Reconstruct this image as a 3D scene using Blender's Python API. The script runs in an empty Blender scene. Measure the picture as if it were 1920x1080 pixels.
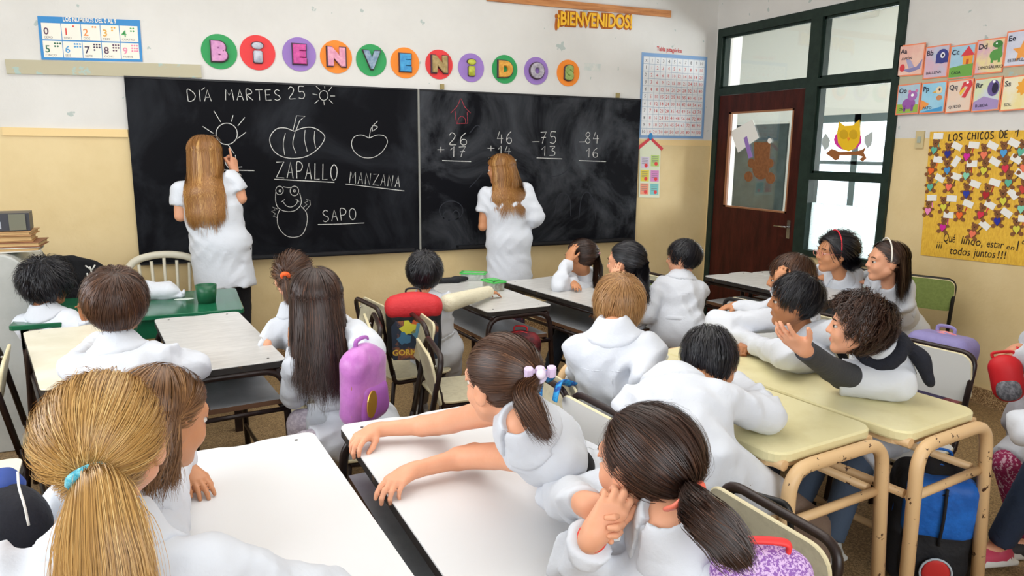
import bpy, math, random
import numpy as np
from mathutils import Vector, Matrix
random.seed(7); RNG = np.random.default_rng(7)
SC = bpy.context.scene
COL = SC.collection
A = np.array

# ------------------------------------------------------------------ camera, world, lights, exposure
CAMP = A([0.0, 0.0, 1.55]); FPX = 1364.27
def _axes(yaw, pit, rol):
    cy, sy, cp, sp, cr, sr = math.cos(yaw), math.sin(yaw), math.cos(pit), math.sin(pit), math.cos(rol), math.sin(rol)
    f = A([sy*cp, cy*cp, -sp]); r = A([cy, -sy, 0.0]); u = np.cross(r, f)
    return cr*r+sr*u, -sr*r+cr*u, f
CR, CU, CF = _axes(*[math.radians(a) for a in (24.4435, 10.754, 0.6168)])
cam = bpy.data.cameras.new('camera'); camo = bpy.data.objects.new('camera', cam); COL.objects.link(camo)
cam.sensor_width = 36; cam.lens = FPX/1920*36; cam.clip_start = 0.05
M = Matrix.Identity(4)
for i in range(3):
    M[i][0], M[i][1], M[i][2], M[i][3] = CR[i], CU[i], -CF[i], CAMP[i]
camo.matrix_world = M; SC.camera = camo

world = bpy.data.worlds.new('world'); SC.world = world; world.use_nodes = True
nt = world.node_tree; bg = nt.nodes['Background']
bg.inputs['Color'].default_value = (0.82, 0.91, 1.0, 1); bg.inputs['Strength'].default_value = 2.2
def area_light(name, loc, aim, sx, sy, power, col=(1, 1, 1)):
    l = bpy.data.lights.new(name, 'AREA'); l.shape = 'RECTANGLE'; l.size = sx; l.size_y = sy; l.energy = power; l.color = col
    o = bpy.data.objects.new(name, l); COL.objects.link(o); o.location = loc
    o.rotation_euler = (Vector(aim)-Vector(loc)).to_track_quat('-Z', 'Y').to_euler()
    return o
area_light('rear_window_light', (0.3, -1.75, 2.1), (1.0, 3.6, 0.5), 3.6, 1.5, 40, (1.0, 0.985, 0.96))
area_light('left_window_light', (-2.35, 2.2, 1.9), (2.6, 3.2, 0.6), 3.4, 1.3, 44, (0.97, 0.985, 1.0))
area_light('ceiling_fill_light', (1.2, 3.0, 3.28), (1.2, 3.0, 0), 3.4, 3.0, 56, (1.0, 0.98, 0.95))  # fill added under the ceiling in place of bounce; no lamp hangs here
area_light('corridor_window_light', (7.55, 4.7, 1.6), (4.6, 5.2, 1.4), 5.0, 1.6, 430, (0.95, 0.98, 1.0))
vs = SC.view_settings
SC.display_settings.display_device = 'sRGB'
vs.view_transform = 'Standard'; vs.look = 'None'; vs.exposure = 0.5; vs.gamma = 1.0; vs.use_curve_mapping = False

# ------------------------------------------------------------------ picking points by known planes
def _ray(px, py): return CF+CR*(px-960)/FPX-CU*(py-540)/FPX
def atZ(px, py, z): d = _ray(px, py); return CAMP+d*((z-CAMP[2])/d[2])
def atY(px, py, y): d = _ray(px, py); return CAMP+d*(y/d[1])
def atX(px, py, x): d = _ray(px, py); return CAMP+d*(x/d[0])
def atD(px, py, t): return CAMP+_ray(px, py)*t
YB, XR = 5.553, 4.544       # board wall plane, door wall plane
def bw(px, py, d=0.0): p = atY(px, py, YB); return A([p[0], YB-d, p[2]])
def rw(px, py, d=0.0): p = atX(px, py, XR); return A([XR-d, p[1], p[2]])

# ------------------------------------------------------------------ materials
MATS = {}
def srgb(c):
    if isinstance(c, str):
        c = [int(c[i:i+2], 16)/255 for i in (0, 2, 4)]
    return tuple((x/12.92 if x <= 0.04045 else ((x+0.055)/1.055)**2.4) for x in c)
def mat(name, col, rough=0.6, spec=0.4, metal=0.0, col2=None, nscale=8.0, thr=(0.4, 0.6), bump=0.0, bscale=60.0, trans=0.0, sss=0.0, stretch=None, sheen=0.0, aniso=0):
    if name in MATS: return MATS[name]
    m = bpy.data.materials.new(name); m.use_nodes = True; n = m.node_tree; b = n.nodes['Principled BSDF']
    c = srgb(col); m.diffuse_color = (*c, 1)
    b.inputs['Base Color'].default_value = (*c, 1); b.inputs['Roughness'].default_value = rough
    b.inputs['Specular IOR Level'].default_value = spec; b.inputs['Metallic'].default_value = metal
    if trans: b.inputs['Transmission Weight'].default_value = trans
    if sss:
        b.inputs['Subsurface Weight'].default_value = sss; b.inputs['Subsurface Radius'].default_value = (0.9, 0.35, 0.2); b.inputs['Subsurface Scale'].default_value = 0.008
    if sheen: b.inputs['Sheen Weight'].default_value = sheen
    tc = n.nodes.new('ShaderNodeTexCoord'); src = tc.outputs['Object']
    if stretch:
        mp = n.nodes.new('ShaderNodeMapping'); mp.inputs['Scale'].default_value = stretch; n.links.new(src, mp.inputs[0]); src = mp.outputs[0]
    if col2 is not None:
        ns = n.nodes.new('ShaderNodeTexNoise'); ns.inputs['Scale'].default_value = nscale; ns.inputs['Detail'].default_value = 6; ns.inputs['Roughness'].default_value = 0.65
        rp = n.nodes.new('ShaderNodeValToRGB'); rp.color_ramp.elements[0].position = thr[0]; rp.color_ramp.elements[1].position = thr[1]
        rp.color_ramp.elements[0].color = (*c, 1); rp.color_ramp.elements[1].color = (*srgb(col2), 1)
        n.links.new(src, ns.inputs['Vector']); n.links.new(ns.outputs[0], rp.inputs[0]); n.links.new(rp.outputs[0], b.inputs['Base Color'])
    if bump:
        n2 = n.nodes.new('ShaderNodeTexNoise'); n2.inputs['Scale'].default_value = bscale; n2.inputs['Detail'].default_value = 4
        bp = n.nodes.new('ShaderNodeBump'); bp.inputs['Strength'].default_value = bump; bp.inputs['Distance'].default_value = 0.01
        n.links.new(src, n2.inputs['Vector']); n.links.new(n2.outputs[0], bp.inputs['Height']); n.links.new(bp.outputs[0], b.inputs['Normal'])
    MATS[name] = m; return m

def wall_mat():
    m = bpy.data.materials.new('painted_wall'); m.use_nodes = True; n = m.node_tree; b = n.nodes['Principled BSDF']; L = n.links
    g = n.nodes.new('ShaderNodeNewGeometry'); sp = n.nodes.new('ShaderNodeSeparateXYZ'); L.new(g.outputs['Position'], sp.inputs[0])
    gt = n.nodes.new('ShaderNodeMath'); gt.operation = 'GREATER_THAN'; gt.inputs[1].default_value = 1.655; L.new(sp.outputs[2], gt.inputs[0])
    def ramp(src, p0, p1, c0, c1):
        r = n.nodes.new('ShaderNodeValToRGB'); r.color_ramp.elements[0].position = p0; r.color_ramp.elements[1].position = p1
        r.color_ramp.elements[0].color = (*srgb(c0), 1); r.color_ramp.elements[1].color = (*srgb(c1), 1); L.new(src, r.inputs[0]); return r
    def noise(s, d=5, r=0.6):
        x = n.nodes.new('ShaderNodeTexNoise'); x.inputs['Scale'].default_value = s; x.inputs['Detail'].default_value = d; x.inputs['Roughness'].default_value = r
        L.new(g.outputs['Position'], x.inputs['Vector']); return x
    def mix(f, a, bb):
        x = n.nodes.new('ShaderNodeMix'); x.data_type = 'RGBA'
        if isinstance(f, float): x.inputs[0].default_value = f
        else: L.new(f, x.inputs[0])
        L.new(a, x.inputs[6]); L.new(bb, x.inputs[7]); return x.outputs[2]
    up = ramp(noise(1.6).outputs[0], 0.35, 0.7, 'DDDBD7', 'D3D1CD')
    low = ramp(noise(2.2).outputs[0], 0.35, 0.7, 'E3CD9E', 'D8C08E')
    spots = ramp(noise(9, 3, 0.5).outputs[0], 0.675, 0.69, '000000', 'FFFFFF')
    spotc = n.nodes.new('ShaderNodeRGB'); spotc.outputs[0].default_value = (*srgb('B4BEBA'), 1)
    up2 = mix(spots.outputs[0], up.outputs[0], spotc.outputs[0])
    L.new(mix(gt.outputs[0], low.outputs[0], up2), b.inputs['Base Color'])
    b.inputs['Roughness'].default_value = 0.62; b.inputs['Specular IOR Level'].default_value = 0.25
    bp = n.nodes.new('ShaderNodeBump'); bp.inputs['Strength'].default_value = 0.35; bp.inputs['Distance'].default_value = 0.02
    L.new(noise(6, 6, 0.55).outputs[0], bp.inputs['Height']); L.new(bp.outputs[0], b.inputs['Normal'])
    return m
def terrazzo(name, c0, c1, c2, rough):
    m = bpy.data.materials.new(name); m.use_nodes = True; n = m.node_tree; b = n.nodes['Principled BSDF']; L = n.links
    g = n.nodes.new('ShaderNodeNewGeometry')
    v = n.nodes.new('ShaderNodeTexVoronoi'); v.inputs['Scale'].default_value = 210; L.new(g.outputs['Position'], v.inputs['Vector'])
    sp = n.nodes.new('ShaderNodeSeparateColor'); L.new(v.outputs['Color'], sp.inputs[0])
    r = n.nodes.new('ShaderNodeValToRGB'); e = r.color_ramp.elements
    e[0].position = 0.25; e[0].color = (*srgb(c0), 1); e[1].position = 0.85; e[1].color = (*srgb(c2), 1)
    k = e.new(0.55); k.color = (*srgb(c1), 1); L.new(sp.outputs[0], r.inputs[0])
    L.new(r.outputs[0], b.inputs['Base Color']); b.inputs['Roughness'].default_value = rough; b.inputs['Specular IOR Level'].default_value = 0.35
    return m
def chalk_board(name, dust, pos):
    m = bpy.data.materials.new(name); m.use_nodes = True; n = m.node_tree; b = n.nodes['Principled BSDF']; L = n.links
    tc = n.nodes.new('ShaderNodeTexCoord'); 
    ns = n.nodes.new('ShaderNodeTexNoise'); ns.inputs['Scale'].default_value = 1.7; ns.inputs['Detail'].default_value = 7; ns.inputs['Roughness'].default_value = 0.62; ns.inputs['Distortion'].default_value = 0.8
    L.new(tc.outputs['Object'], ns.inputs['Vector'])
    r = n.nodes.new('ShaderNodeValToRGB'); e = r.color_ramp.elements; e[0].position = 0.46; e[0].color = (*srgb('0D0E13'), 1); e[1].position = pos; e[1].color = (*srgb(dust), 1)
    L.new(ns.outputs[0], r.inputs[0]); L.new(r.outputs[0], b.inputs['Base Color']); b.inputs['Roughness'].default_value = 0.6; b.inputs['Specular IOR Level'].default_value = 0.08
    return m
def hair_mat(name, dark, mid, light, rough=0.42):
    if name in MATS: return MATS[name]
    m = bpy.data.materials.new(name); m.use_nodes = True; n = m.node_tree; b = n.nodes['Principled BSDF']; L = n.links
    at = n.nodes.new('ShaderNodeAttribute'); at.attribute_name = 'tint'
    r = n.nodes.new('ShaderNodeValToRGB'); e = r.color_ramp.elements; e[0].position = 0.0; e[0].color = (*srgb(dark), 1); e[1].position = 1.0; e[1].color = (*srgb(light), 1)
    k = e.new(0.55); k.color = (*srgb(mid), 1); L.new(at.outputs['Fac'], r.inputs[0]); L.new(r.outputs[0], b.inputs['Base Color'])
    b.inputs['Roughness'].default_value = rough; b.inputs['Specular IOR Level'].default_value = 0.45
    m.diffuse_color = (*srgb(mid), 1); MATS[name] = m; return m

# ------------------------------------------------------------------ mesh helpers
def mesh_np(name, V, Q=None, T=None, mats=None, mi=None, smooth=True, parent=None, tint=None, polys=None):
    """V Nx3, Q quads Mx4, T tris Kx3 (numpy) or polys (list of lists)"""
    me = bpy.data.meshes.new(name); V = np.asarray(V, np.float32)
    if polys is None:
        loops = []; tot = []
        if Q is not None and len(Q): loops.append(np.asarray(Q, np.int32).ravel()); tot += [np.full(len(Q), 4, np.int32)]
        if T is not None and len(T): loops.append(np.asarray(T, np.int32).ravel()); tot += [np.full(len(T), 3, np.int32)]
        loops = np.concatenate(loops); tot = np.concatenate(tot)
    else:
        loops = np.fromiter((i for p in polys for i in p), np.int32); tot = np.fromiter((len(p) for p in polys), np.int32)
    start = np.concatenate([[0], np.cumsum(tot)[:-1]]).astype(np.int32)
    me.vertices.add(len(V)); me.vertices.foreach_set('co', V.ravel())
    me.loops.add(len(loops)); me.loops.foreach_set('vertex_index', loops)
    me.polygons.add(len(tot)); me.polygons.foreach_set('loop_start', start); me.polygons.foreach_set('loop_total', tot)
    for m in (mats or []): me.materials.append(m)
    if mi is not None: me.polygons.foreach_set('material_index', np.asarray(mi, np.int32))
    me.polygons.foreach_set('use_smooth', np.full(len(tot), smooth) if isinstance(smooth, bool) else np.asarray(smooth))
    if tint is not None:
        a = me.attributes.new('tint', 'FLOAT', 'POINT'); a.data.foreach_set('value', np.asarray(tint, np.float32))
    me.update(calc_edges=True)
    o = bpy.data.objects.new(name, me); COL.objects.link(o)
    if parent is not None: o.parent = parent
    return o
def rotm(ax, ay, az):
    return np.array((Matrix.Rotation(math.radians(az), 3, 'Z') @ Matrix.Rotation(math.radians(ay), 3, 'Y') @ Matrix.Rotation(math.radians(ax), 3, 'X')))
def nrm(v): v = np.asarray(v, float); return v/(np.linalg.norm(v)+1e-9)
class MB:
    def __init__(s): s.v = []; s.f = []; s.m = []; s.sm = []; s.n = 0; s.mats = []
    def _mi(s, m):
        if m is None: m = s.mats[0] if s.mats else None
        if m not in s.mats: s.mats.append(m)
        return s.mats.index(m)
    def add(s, V, F, m=None, smooth=False):
        k = s._mi(m); V = np.asarray(V, float); s.v.append(V)
        for f in F: s.f.append([i+s.n for i in f]); s.m.append(k); s.sm.append(smooth)
        s.n += len(V); return s
    def box(s, c, size, m=None, R=None, bev=0.0):
        hx, hy, hz = [x/2 for x in size]
        if bev <= 0:
            V = A([[x, y, z] for x in (-hx, hx) for y in (-hy, hy) for z in (-hz, hz)])
            F = [(0, 1, 3, 2), (4, 6, 7, 5), (0, 4, 5, 1), (2, 3, 7, 6), (0, 2, 6, 4), (1, 5, 7, 3)]
            if R is not None: V = V @ np.asarray(R).T
            return s.add(V+A(c), F, m)
        b = bev; o = [(-hx+b, -hy), (hx-b, -hy), (hx, -hy+b), (hx, hy-b), (hx-b, hy), (-hx+b, hy), (-hx, hy-b), (-hx, -hy+b)]
        return s.prism(o, -hz, hz, m, R=R, off=c, bev=min(b*0.5, hz*0.5))
    def prism(s, out, z0, z1, m=None, R=None, off=(0, 0, 0), bev=0.0, mside=None, smooth=False):
        """outline (CCW, x y) extruded z0..z1; bev rounds the rim"""
        o = A(out, float); n = len(o); c = o.mean(0)
        rings = [(o, z0), (o, z1)]
        if bev > 0:
            d = o-c; l = np.maximum(np.linalg.norm(d, axis=1, keepdims=True), 1e-6); ins = o-d/l*bev
            rings = [(ins, z0), (o, z0+bev), (o, z1-bev), (ins, z1)]
        V = np.concatenate([np.c_[r, np.full(n, z)] for r, z in rings])
        if R is not None: V = V @ np.asarray(R).T
        V = V+A(off); k = len(rings)
        side = [(j*n+i, j*n+(i+1) % n, (j+1)*n+(i+1) % n, (j+1)*n+i) for j in range(k-1) for i in range(n)]
        b0 = s.n; s.add(V, [tuple(range((k-1)*n, k*n)), tuple(range(n-1, -1, -1))], m, False)
        kk = s._mi(mside if mside is not None else m)
        for f in side: s.f.append([i+b0 for i in f]); s.m.append(kk); s.sm.append(smooth)
        return s
    def tube(s, path, r, m=None, seg=10, closed=False, flat=1.0, up=None):
        P = A(path, float); n = len(P); r = np.broadcast_to(np.asarray(r, float), (n,))
        T = np.gradient(P, axis=0) if not closed else (np.roll(P, -1, 0)-np.roll(P, 1, 0)); T /= np.linalg.norm(T, axis=1, keepdims=True)+1e-9
        u = nrm(np.cross(T[0], up if up is not None else ([0, 0, 1] if abs(T[0][2]) < 0.9 else [1, 0, 0]))); V = []
        for i in range(n):
            u = nrm(u-T[i]*(u@T[i])); w = np.cross(T[i], u)
            for a in range(seg):
                t = 2*math.pi*a/seg; V.append(P[i]+r[i]*(math.cos(t)*u+math.sin(t)*w*flat))
        F = [(i*seg+a, i*seg+(a+1) % seg, ((i+1) % n)*seg+(a+1) % seg, ((i+1) % n)*seg+a) for i in range(n if closed else n-1) for a in range(seg)]
        s.add(V, F, m, True)
        if not closed: s.f.append([s.n-n*seg+i for i in range(seg-1, -1, -1)]); s.f.append([s.n-seg+i for i in range(seg)]); s.m += [s.m[-1]]*2; s.sm += [False]*2
        return s
    def lathe(s, prof, c, m=None, seg=16, R=None):
        V = A([[r*math.cos(2*math.pi*a/seg), r*math.sin(2*math.pi*a/seg), z] for r, z in prof for a in range(seg)])
        if R is not None: V = V @ np.asarray(R).T
        n = len(prof); F = [(i*seg+a, i*seg+(a+1) % seg, (i+1)*seg+(a+1) % seg, (i+1)*seg+a) for i in range(n-1) for a in range(seg)]
        return s.add(V+A(c), F, m, True)
    def ell(s, c, rad, m=None, R=None, seg=14, rings=9):
        return s.lathe([(math.sin(math.pi*i/rings)+1e-5, -math.cos(math.pi*i/rings)) for i in range(rings+1)], (0, 0, 0), m, seg)._xf(c, rad, R)
    def _xf(s, c, rad, R):
        V = s.v[-1]*A(rad)
        if R is not None: V = V @ np.asarray(R).T
        s.v[-1] = V+A(c); return s
    def build(s, name, parent=None):
        V = np.concatenate(s.v); return mesh_np(name, V, polys=s.f, mats=[m for m in s.mats if m], mi=s.m, smooth=np.array(s.sm, bool), parent=parent)
def tag(o, label=None, cat=None, group=None, kind=None):
    if label: o['label'] = label
    if cat: o['category'] = cat
    if group: o['group'] = group
    if kind: o['kind'] = kind
    return o
def struct(o): o['kind'] = 'structure'; return o
def empty(name, loc, rz=0, label=None, cat=None, group=None):
    o = bpy.data.objects.new(name, None); COL.objects.link(o); o.location = loc; o.rotation_euler = (0, 0, rz); o.empty_display_size = 0.1
    return tag(o, label, cat, group)
def copy_tree(o, parent=None):
    c = o.copy(); COL.objects.link(c)
    if parent is not None: c.parent = parent
    for ch in list(o.children): copy_tree(ch, c)
    return c
def rrect(w, h, r, n=5, cx=0, cy=0):
    o = []
    for (sx, sy, a0) in ((1, -1, -90), (1, 1, 0), (-1, 1, 90), (-1, -1, 180)):
        for i in range(n+1):
            a = math.radians(a0+90*i/n); o.append((cx+sx*(w/2-r)+r*math.cos(a), cy+sy*(h/2-r)+r*math.sin(a)))
    return o
def circle(cx, cy, r, n=32, ry=None): return [(cx+r*math.cos(2*math.pi*i/n), cy+(ry or r)*math.sin(2*math.pi*i/n)) for i in range(n)]
def smooth_path(P, n=6):
    P = [A(p, float) for p in P]; P = [2*P[0]-P[1]]+P+[2*P[-1]-P[-2]]; o = []
    for i in range(1, len(P)-2):
        for j in range(n):
            t = j/n; a, b, c, d = P[i-1:i+3]
            o.append(0.5*((2*b)+(-a+c)*t+(2*a-5*b+4*c-d)*t*t+(-a+3*b-3*c+d)*t**3))
    o.append(P[-2]); return o
def arcbend(P, r, n=5):
    """polyline with each inner corner rounded to radius r"""
    P = [A(p, float) for p in P]; o = [P[0]]
    for i in range(1, len(P)-1):
        a = nrm(P[i-1]-P[i]); b = nrm(P[i+1]-P[i]); d = min(r, np.linalg.norm(P[i-1]-P[i])*0.49, np.linalg.norm(P[i+1]-P[i])*0.49)
        p0, p1 = P[i]+a*d, P[i]+b*d
        for j in range(n+1):
            t = j/n; o.append((1-t)**2*p0+2*t*(1-t)*P[i]+t*t*p1)
    o.append(P[-1]); return o
_TC = {}
def text_geo(s, bold=0.0, shear=0.0, ext=0.0, bev=0.0, res=2):
    """text outline as (V, faces), unit cap height, origin at left of the baseline"""
    key = (s, bold, shear, ext, bev, res)
    if key in _TC: return _TC[key]
    c = bpy.data.curves.new('t', 'FONT'); c.body = s; c.size = 1; c.offset = bold; c.shear = shear; c.resolution_u = res; c.extrude = ext; c.bevel_depth = bev; c.bevel_resolution = 2
    c.fill_mode = 'FRONT' if ext == 0 and bev == 0 else 'BOTH'
    o = bpy.data.objects.new('t', c); COL.objects.link(o)
    me = bpy.data.meshes.new_from_object(o.evaluated_get(bpy.context.evaluated_depsgraph_get()))
    V = A([v.co[:] for v in me.vertices]) if len(me.vertices) else np.zeros((0, 3)); F = [tuple(p.vertices) for p in me.polygons]
    V = V/0.69 if len(V) else V
    bpy.data.objects.remove(o); bpy.data.curves.remove(c); bpy.data.meshes.remove(me)
    _TC[key] = (V, F); return V, F
class Plane:
    """local (u right, v up, w toward the room) frame on a wall"""
    def __init__(s, o, u, v, w): s.o, s.u, s.v, s.w = A(o, float), nrm(u), nrm(v), nrm(w)
    def P(s, V): V = np.asarray(V, float); return s.o+V[:, 0:1]*s.u+V[:, 1:2]*s.v+V[:, 2:3]*s.w
    def R(s): return np.c_[s.u, s.v, s.w]
    def text(s, mb, txt, x, y, h, m, width=None, align='l', d=0.0015, rot=0, **k):
        V, F = text_geo(txt, **k)
        if not len(V): return
        V = V.copy()*h; x0, x1 = V[:, 0].min(), V[:, 0].max()
        if width: V[:, 0] = (V[:, 0]-x0)*width/(x1-x0); x0, x1 = 0, width
        if align == 'c': V[:, 0] -= (x0+x1)/2
        if rot: c, q = math.cos(rot), math.sin(rot); V[:, :2] = V[:, :2] @ A([[c, q], [-q, c]])
        V[:, 0] += x; V[:, 1] += y; V[:, 2] += d; mb.add(s.P(V), F, m)
    def poly(s, mb, out, m, d=0.0012, t=0.0):
        if t <= 0:
            mb.add(s.P([(x, y, d) for x, y in out]), [tuple(range(len(out)))], m)
        else: mb.prism(out, d, d+t, m, R=s.R(), off=s.o)
    def stroke(s, mb, pts, w, m, d=0.002, closed=False):
        P = A(pts, float); n = len(P)
        if n < 2: return
        T = (np.roll(P, -1, 0)-np.roll(P, 1, 0)) if closed else np.gradient(P, axis=0)
        T /= np.linalg.norm(T, axis=1, keepdims=True)+1e-9; N = np.c_[-T[:, 1], T[:, 0]]*w/2
        V = np.concatenate([np.c_[P+N, np.full(n, d)], np.c_[P-N, np.full(n, d)]])
        mb.add(s.P(V), [(i, n+i, n+(i+1) % n, (i+1) % n) for i in range(n if closed else n-1)], m)
# ------------------------------------------------------------------ the room
M_wall = wall_mat()
M_ceil = mat('ceiling_white', 'E8E6E0', 0.8)
M_floor = terrazzo('terrazzo_floor', '705A3E', '8A7050', 'A68C66', 0.42)
M_base = terrazzo('terrazzo_baseboard', '6E5338', 'A07F5A', 'C8AB80', 0.45)
M_green = mat('dark_green_paint', '22322B', 0.5, spec=0.25, col2='1B2A24', nscale=14)
M_door = mat('dark_red_brown_door', '4A1C15', 0.45, spec=0.2, col2='2E100C', nscale=5, thr=(0.35, 0.65), stretch=(3, 3, 0.6), bump=0.1)
M_glass = bpy.data.materials.new('clear_glass'); M_glass.use_nodes = True
def glassify(m, fac, col):
    n = m.node_tree; n.nodes.clear(); o = n.nodes.new('ShaderNodeOutputMaterial'); mx = n.nodes.new('ShaderNodeMixShader')
    t = n.nodes.new('ShaderNodeBsdfTransparent'); g = n.nodes.new('ShaderNodeBsdfGlossy'); g.inputs['Roughness'].default_value = 0.03
    t.inputs[0].default_value = (*col, 1); mx.inputs[0].default_value = fac
    n.links.new(t.outputs[0], mx.inputs[1]); n.links.new(g.outputs[0], mx.inputs[2]); n.links.new(mx.outputs[0], o.inputs[0])
glassify(M_glass, 0.06, (0.97, 0.98, 0.98))
M_frost = bpy.data.materials.new('frosted_glass'); M_frost.use_nodes = True
n = M_frost.node_tree; n.nodes.clear(); o_ = n.nodes.new('ShaderNodeOutputMaterial'); mx = n.nodes.new('ShaderNodeMixShader'); tl = n.nodes.new('ShaderNodeBsdfTranslucent'); df = n.nodes.new('ShaderNodeBsdfPrincipled')
tl.inputs[0].default_value = (0.86, 0.93, 0.93, 1); df.inputs['Base Color'].default_value = (0.62, 0.72, 0.72, 1); df.inputs['Roughness'].default_value = 0.2; mx.inputs[0].default_value = 0.35
vo = n.nodes.new('ShaderNodeTexVoronoi'); vo.inputs['Scale'].default_value = 70; bp = n.nodes.new('ShaderNodeBump'); bp.inputs['Strength'].default_value = 0.9; bp.inputs['Distance'].default_value = 0.01
tcn = n.nodes.new('ShaderNodeTexCoord'); n.links.new(tcn.outputs['Object'], vo.inputs['Vector']); n.links.new(vo.outputs['Distance'], bp.inputs['Height']); n.links.new(bp.outputs[0], tl.inputs['Normal']); n.links.new(bp.outputs[0], df.inputs['Normal'])
n.links.new(tl.outputs[0], mx.inputs[1]); n.links.new(df.outputs[0], mx.inputs[2]); n.links.new(mx.outputs[0], o_.inputs[0])
M_white = mat('white_paper', 'F2F1EC', 0.6); M_black = mat('black_plastic', '141416', 0.45)
M_metal = mat('chrome_metal', 'C8C8C8', 0.25, metal=1.0)
XL, YF, HC = -2.6, -2.0, 3.35
B = lambda *a: MB().box(*a)
def slab(name, x0, x1, y0, y1, z0, z1, m): return struct(MB().box(((x0+x1)/2, (y0+y1)/2, (z0+z1)/2), (x1-x0, y1-y0, z1-z0), m).build(name))
slab('floor', XL-0.2, 8.6, YF-0.2, 9.4, -0.1, 0, M_floor)
slab('ceiling', XL-0.2, 7.4, YF-0.2, 9.4, HC, HC+0.1, M_ceil)
slab('wall_back', XL-0.2, XR+0.15, YB, YB+0.2, 0, HC, M_wall)
DY1, DY0, ZT, ZW = 5.505, 3.60, 2.635, 0.74      # opening in the right wall
w = MB(); xs = XR+0.075
for y0, y1, z0, z1 in ((YF, DY0, 0, HC), (DY1, YB, 0, HC), (DY0, DY1, ZT, HC), (DY0, 4.38, 0, ZW)):
    w.box((xs, (y0+y1)/2, (z0+z1)/2), (0.15, y1-y0, z1-z0), M_wall)
struct(w.build('wall_right'))
w = MB()
for y0, y1, z0, z1 in ((YF, 0.3, 0, HC), (3.9, YB, 0, HC), (0.3, 3.9, 0, 1.1), (0.3, 3.9, 2.75, HC)):
    w.box((XL-0.1, (y0+y1)/2, (z0+z1)/2), (0.2, y1-y0, z1-z0), M_wall)
struct(w.build('wall_left'))
w = MB()
for x0, x1, z0, z1 in ((XL, -1.6, 0, HC), (2.6, XR, 0, HC), (-1.6, 2.6, 0, 1.1), (-1.6, 2.6, 2.85, HC)):
    w.box(((x0+x1)/2, YF-0.1, (z0+z1)/2), (x1-x0, 0.2, z1-z0), M_wall)
struct(w.build('wall_rear'))
# baseboards
slab('baseboard_back', XL, XR, YB-0.018, YB, 0, 0.1, M_base)
slab('baseboard_right', XR-0.018, XR, YF, DY0, 0, 0.1, M_base)
# painted wooden rail at the colour break of the board wall
MR = mat('cream_painted_rail', 'EACD94', 0.5)
slab('trim_1', atY(5, 245, YB)[0], -0.29, YB-0.016, YB, 1.605, 1.655, MR)
slab('trim_2', 3.745, XR, YB-0.0015, YB, 1.605, 1.655, MR)
# windows of the room (left and rear walls, outside the picture)
def plain_window(name, c, sx, sy, sz, nx):
    f = MB(); L = max(sx, sy); ax = 0 if sx > sy else 1
    def bar(u0, u1, z0, z1):
        cc = [c[0], c[1], (z0+z1)/2]; ss = [0.06, 0.06, z1-z0]; cc[ax] = c[ax]+(u0+u1)/2; ss[ax] = u1-u0; f.box(cc, ss, M_green)
    z0, z1 = c[2]-sz/2, c[2]+sz/2
    bar(-L/2, L/2, z0, z0+0.06); bar(-L/2, L/2, z1-0.06, z1)
    for i in range(nx+1): u = -L/2+0.03+(L-0.06)*i/nx; bar(u-0.03, u+0.03, z0, z1)
    return struct(f.build(name))
plain_window('window_3', (XL-0.1, 2.1, 1.925), 0.1, 3.6, 1.65, 4)
plain_window('window_4', (0.5, YF-0.1, 1.975), 4.2, 0.1, 1.75, 5)

# --- green frame, door and side window in the right wall
def fbar(mb, y0, y1, z0, z1, m, x0=XR-0.025, x1=XR+0.075): mb.box(((x0+x1)/2, (y0+y1)/2, (z0+z1)/2), (x1-x0, abs(y1-y0), z1-z0), m, None)
ym0, ym1 = rw(1512, 200)[1], rw(1533, 200)[1]       # mullion
ym1, ym0 = min(ym0, ym1), max(ym0, ym1)
zt0, zt1 = 2.055, 2.115                              # transom
zr0, zr1 = 1.345, 1.395
fr = MB()
fbar(fr, DY0, DY1, ZT-0.07, ZT, M_green); fbar(fr, DY1-0.06, DY1, 0, ZT-0.07, M_green); fbar(fr, DY0, DY0+0.06, ZW, ZT-0.07, M_green)
fbar(fr, ym1, ym0, 0, ZT-0.07, M_green); fbar(fr, ym0, DY1-0.06, zt0, zt1, M_green); fbar(fr, DY0+0.06, ym1, zt0, zt1, M_green)
fbar(fr, DY0+0.06, ym1, zr0, zr1, M_green); fbar(fr, DY0+0.06, ym1, ZW, ZW+0.05, M_green)
win = struct(fr.build('window_1'))
def pane(name, y0, y1, z0, z1, m, par, x=XR+0.03): return MB().box((x, (y0+y1)/2, (z0+z1)/2), (0.005, abs(y1-y0), z1-z0), m).build(name, par)
def beads(y0, y1, z0, z1, par):
    b = MB(); t = 0.018
    for a in ((y0, y1, z0, z0+t), (y0, y1, z1-t, z1), (y0, y0+t, z0, z1), (y1-t, y1, z0, z1)): fbar(b, *a, M_green, XR+0.0, XR+0.025)
    b.build('glazing_bead', par)
for (y0, y1, z0, z1, m) in ((ym0, DY1-0.06, zt1, ZT-0.07, M_glass), (DY0+0.06, ym1, zt1, ZT-0.07, M_glass), (DY0+0.06, ym1, zr1, zt0, M_glass), (DY0+0.06, ym1, ZW+0.05, zr0-0.18, M_frost), (DY0+0.06, ym1, zr0-0.18, zr0, M_glass)):
    pane('pane', y0, y1, z0, z1, m, win)
    if z0 > 1.3: beads(y0, y1, z0, z1, win)
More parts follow.
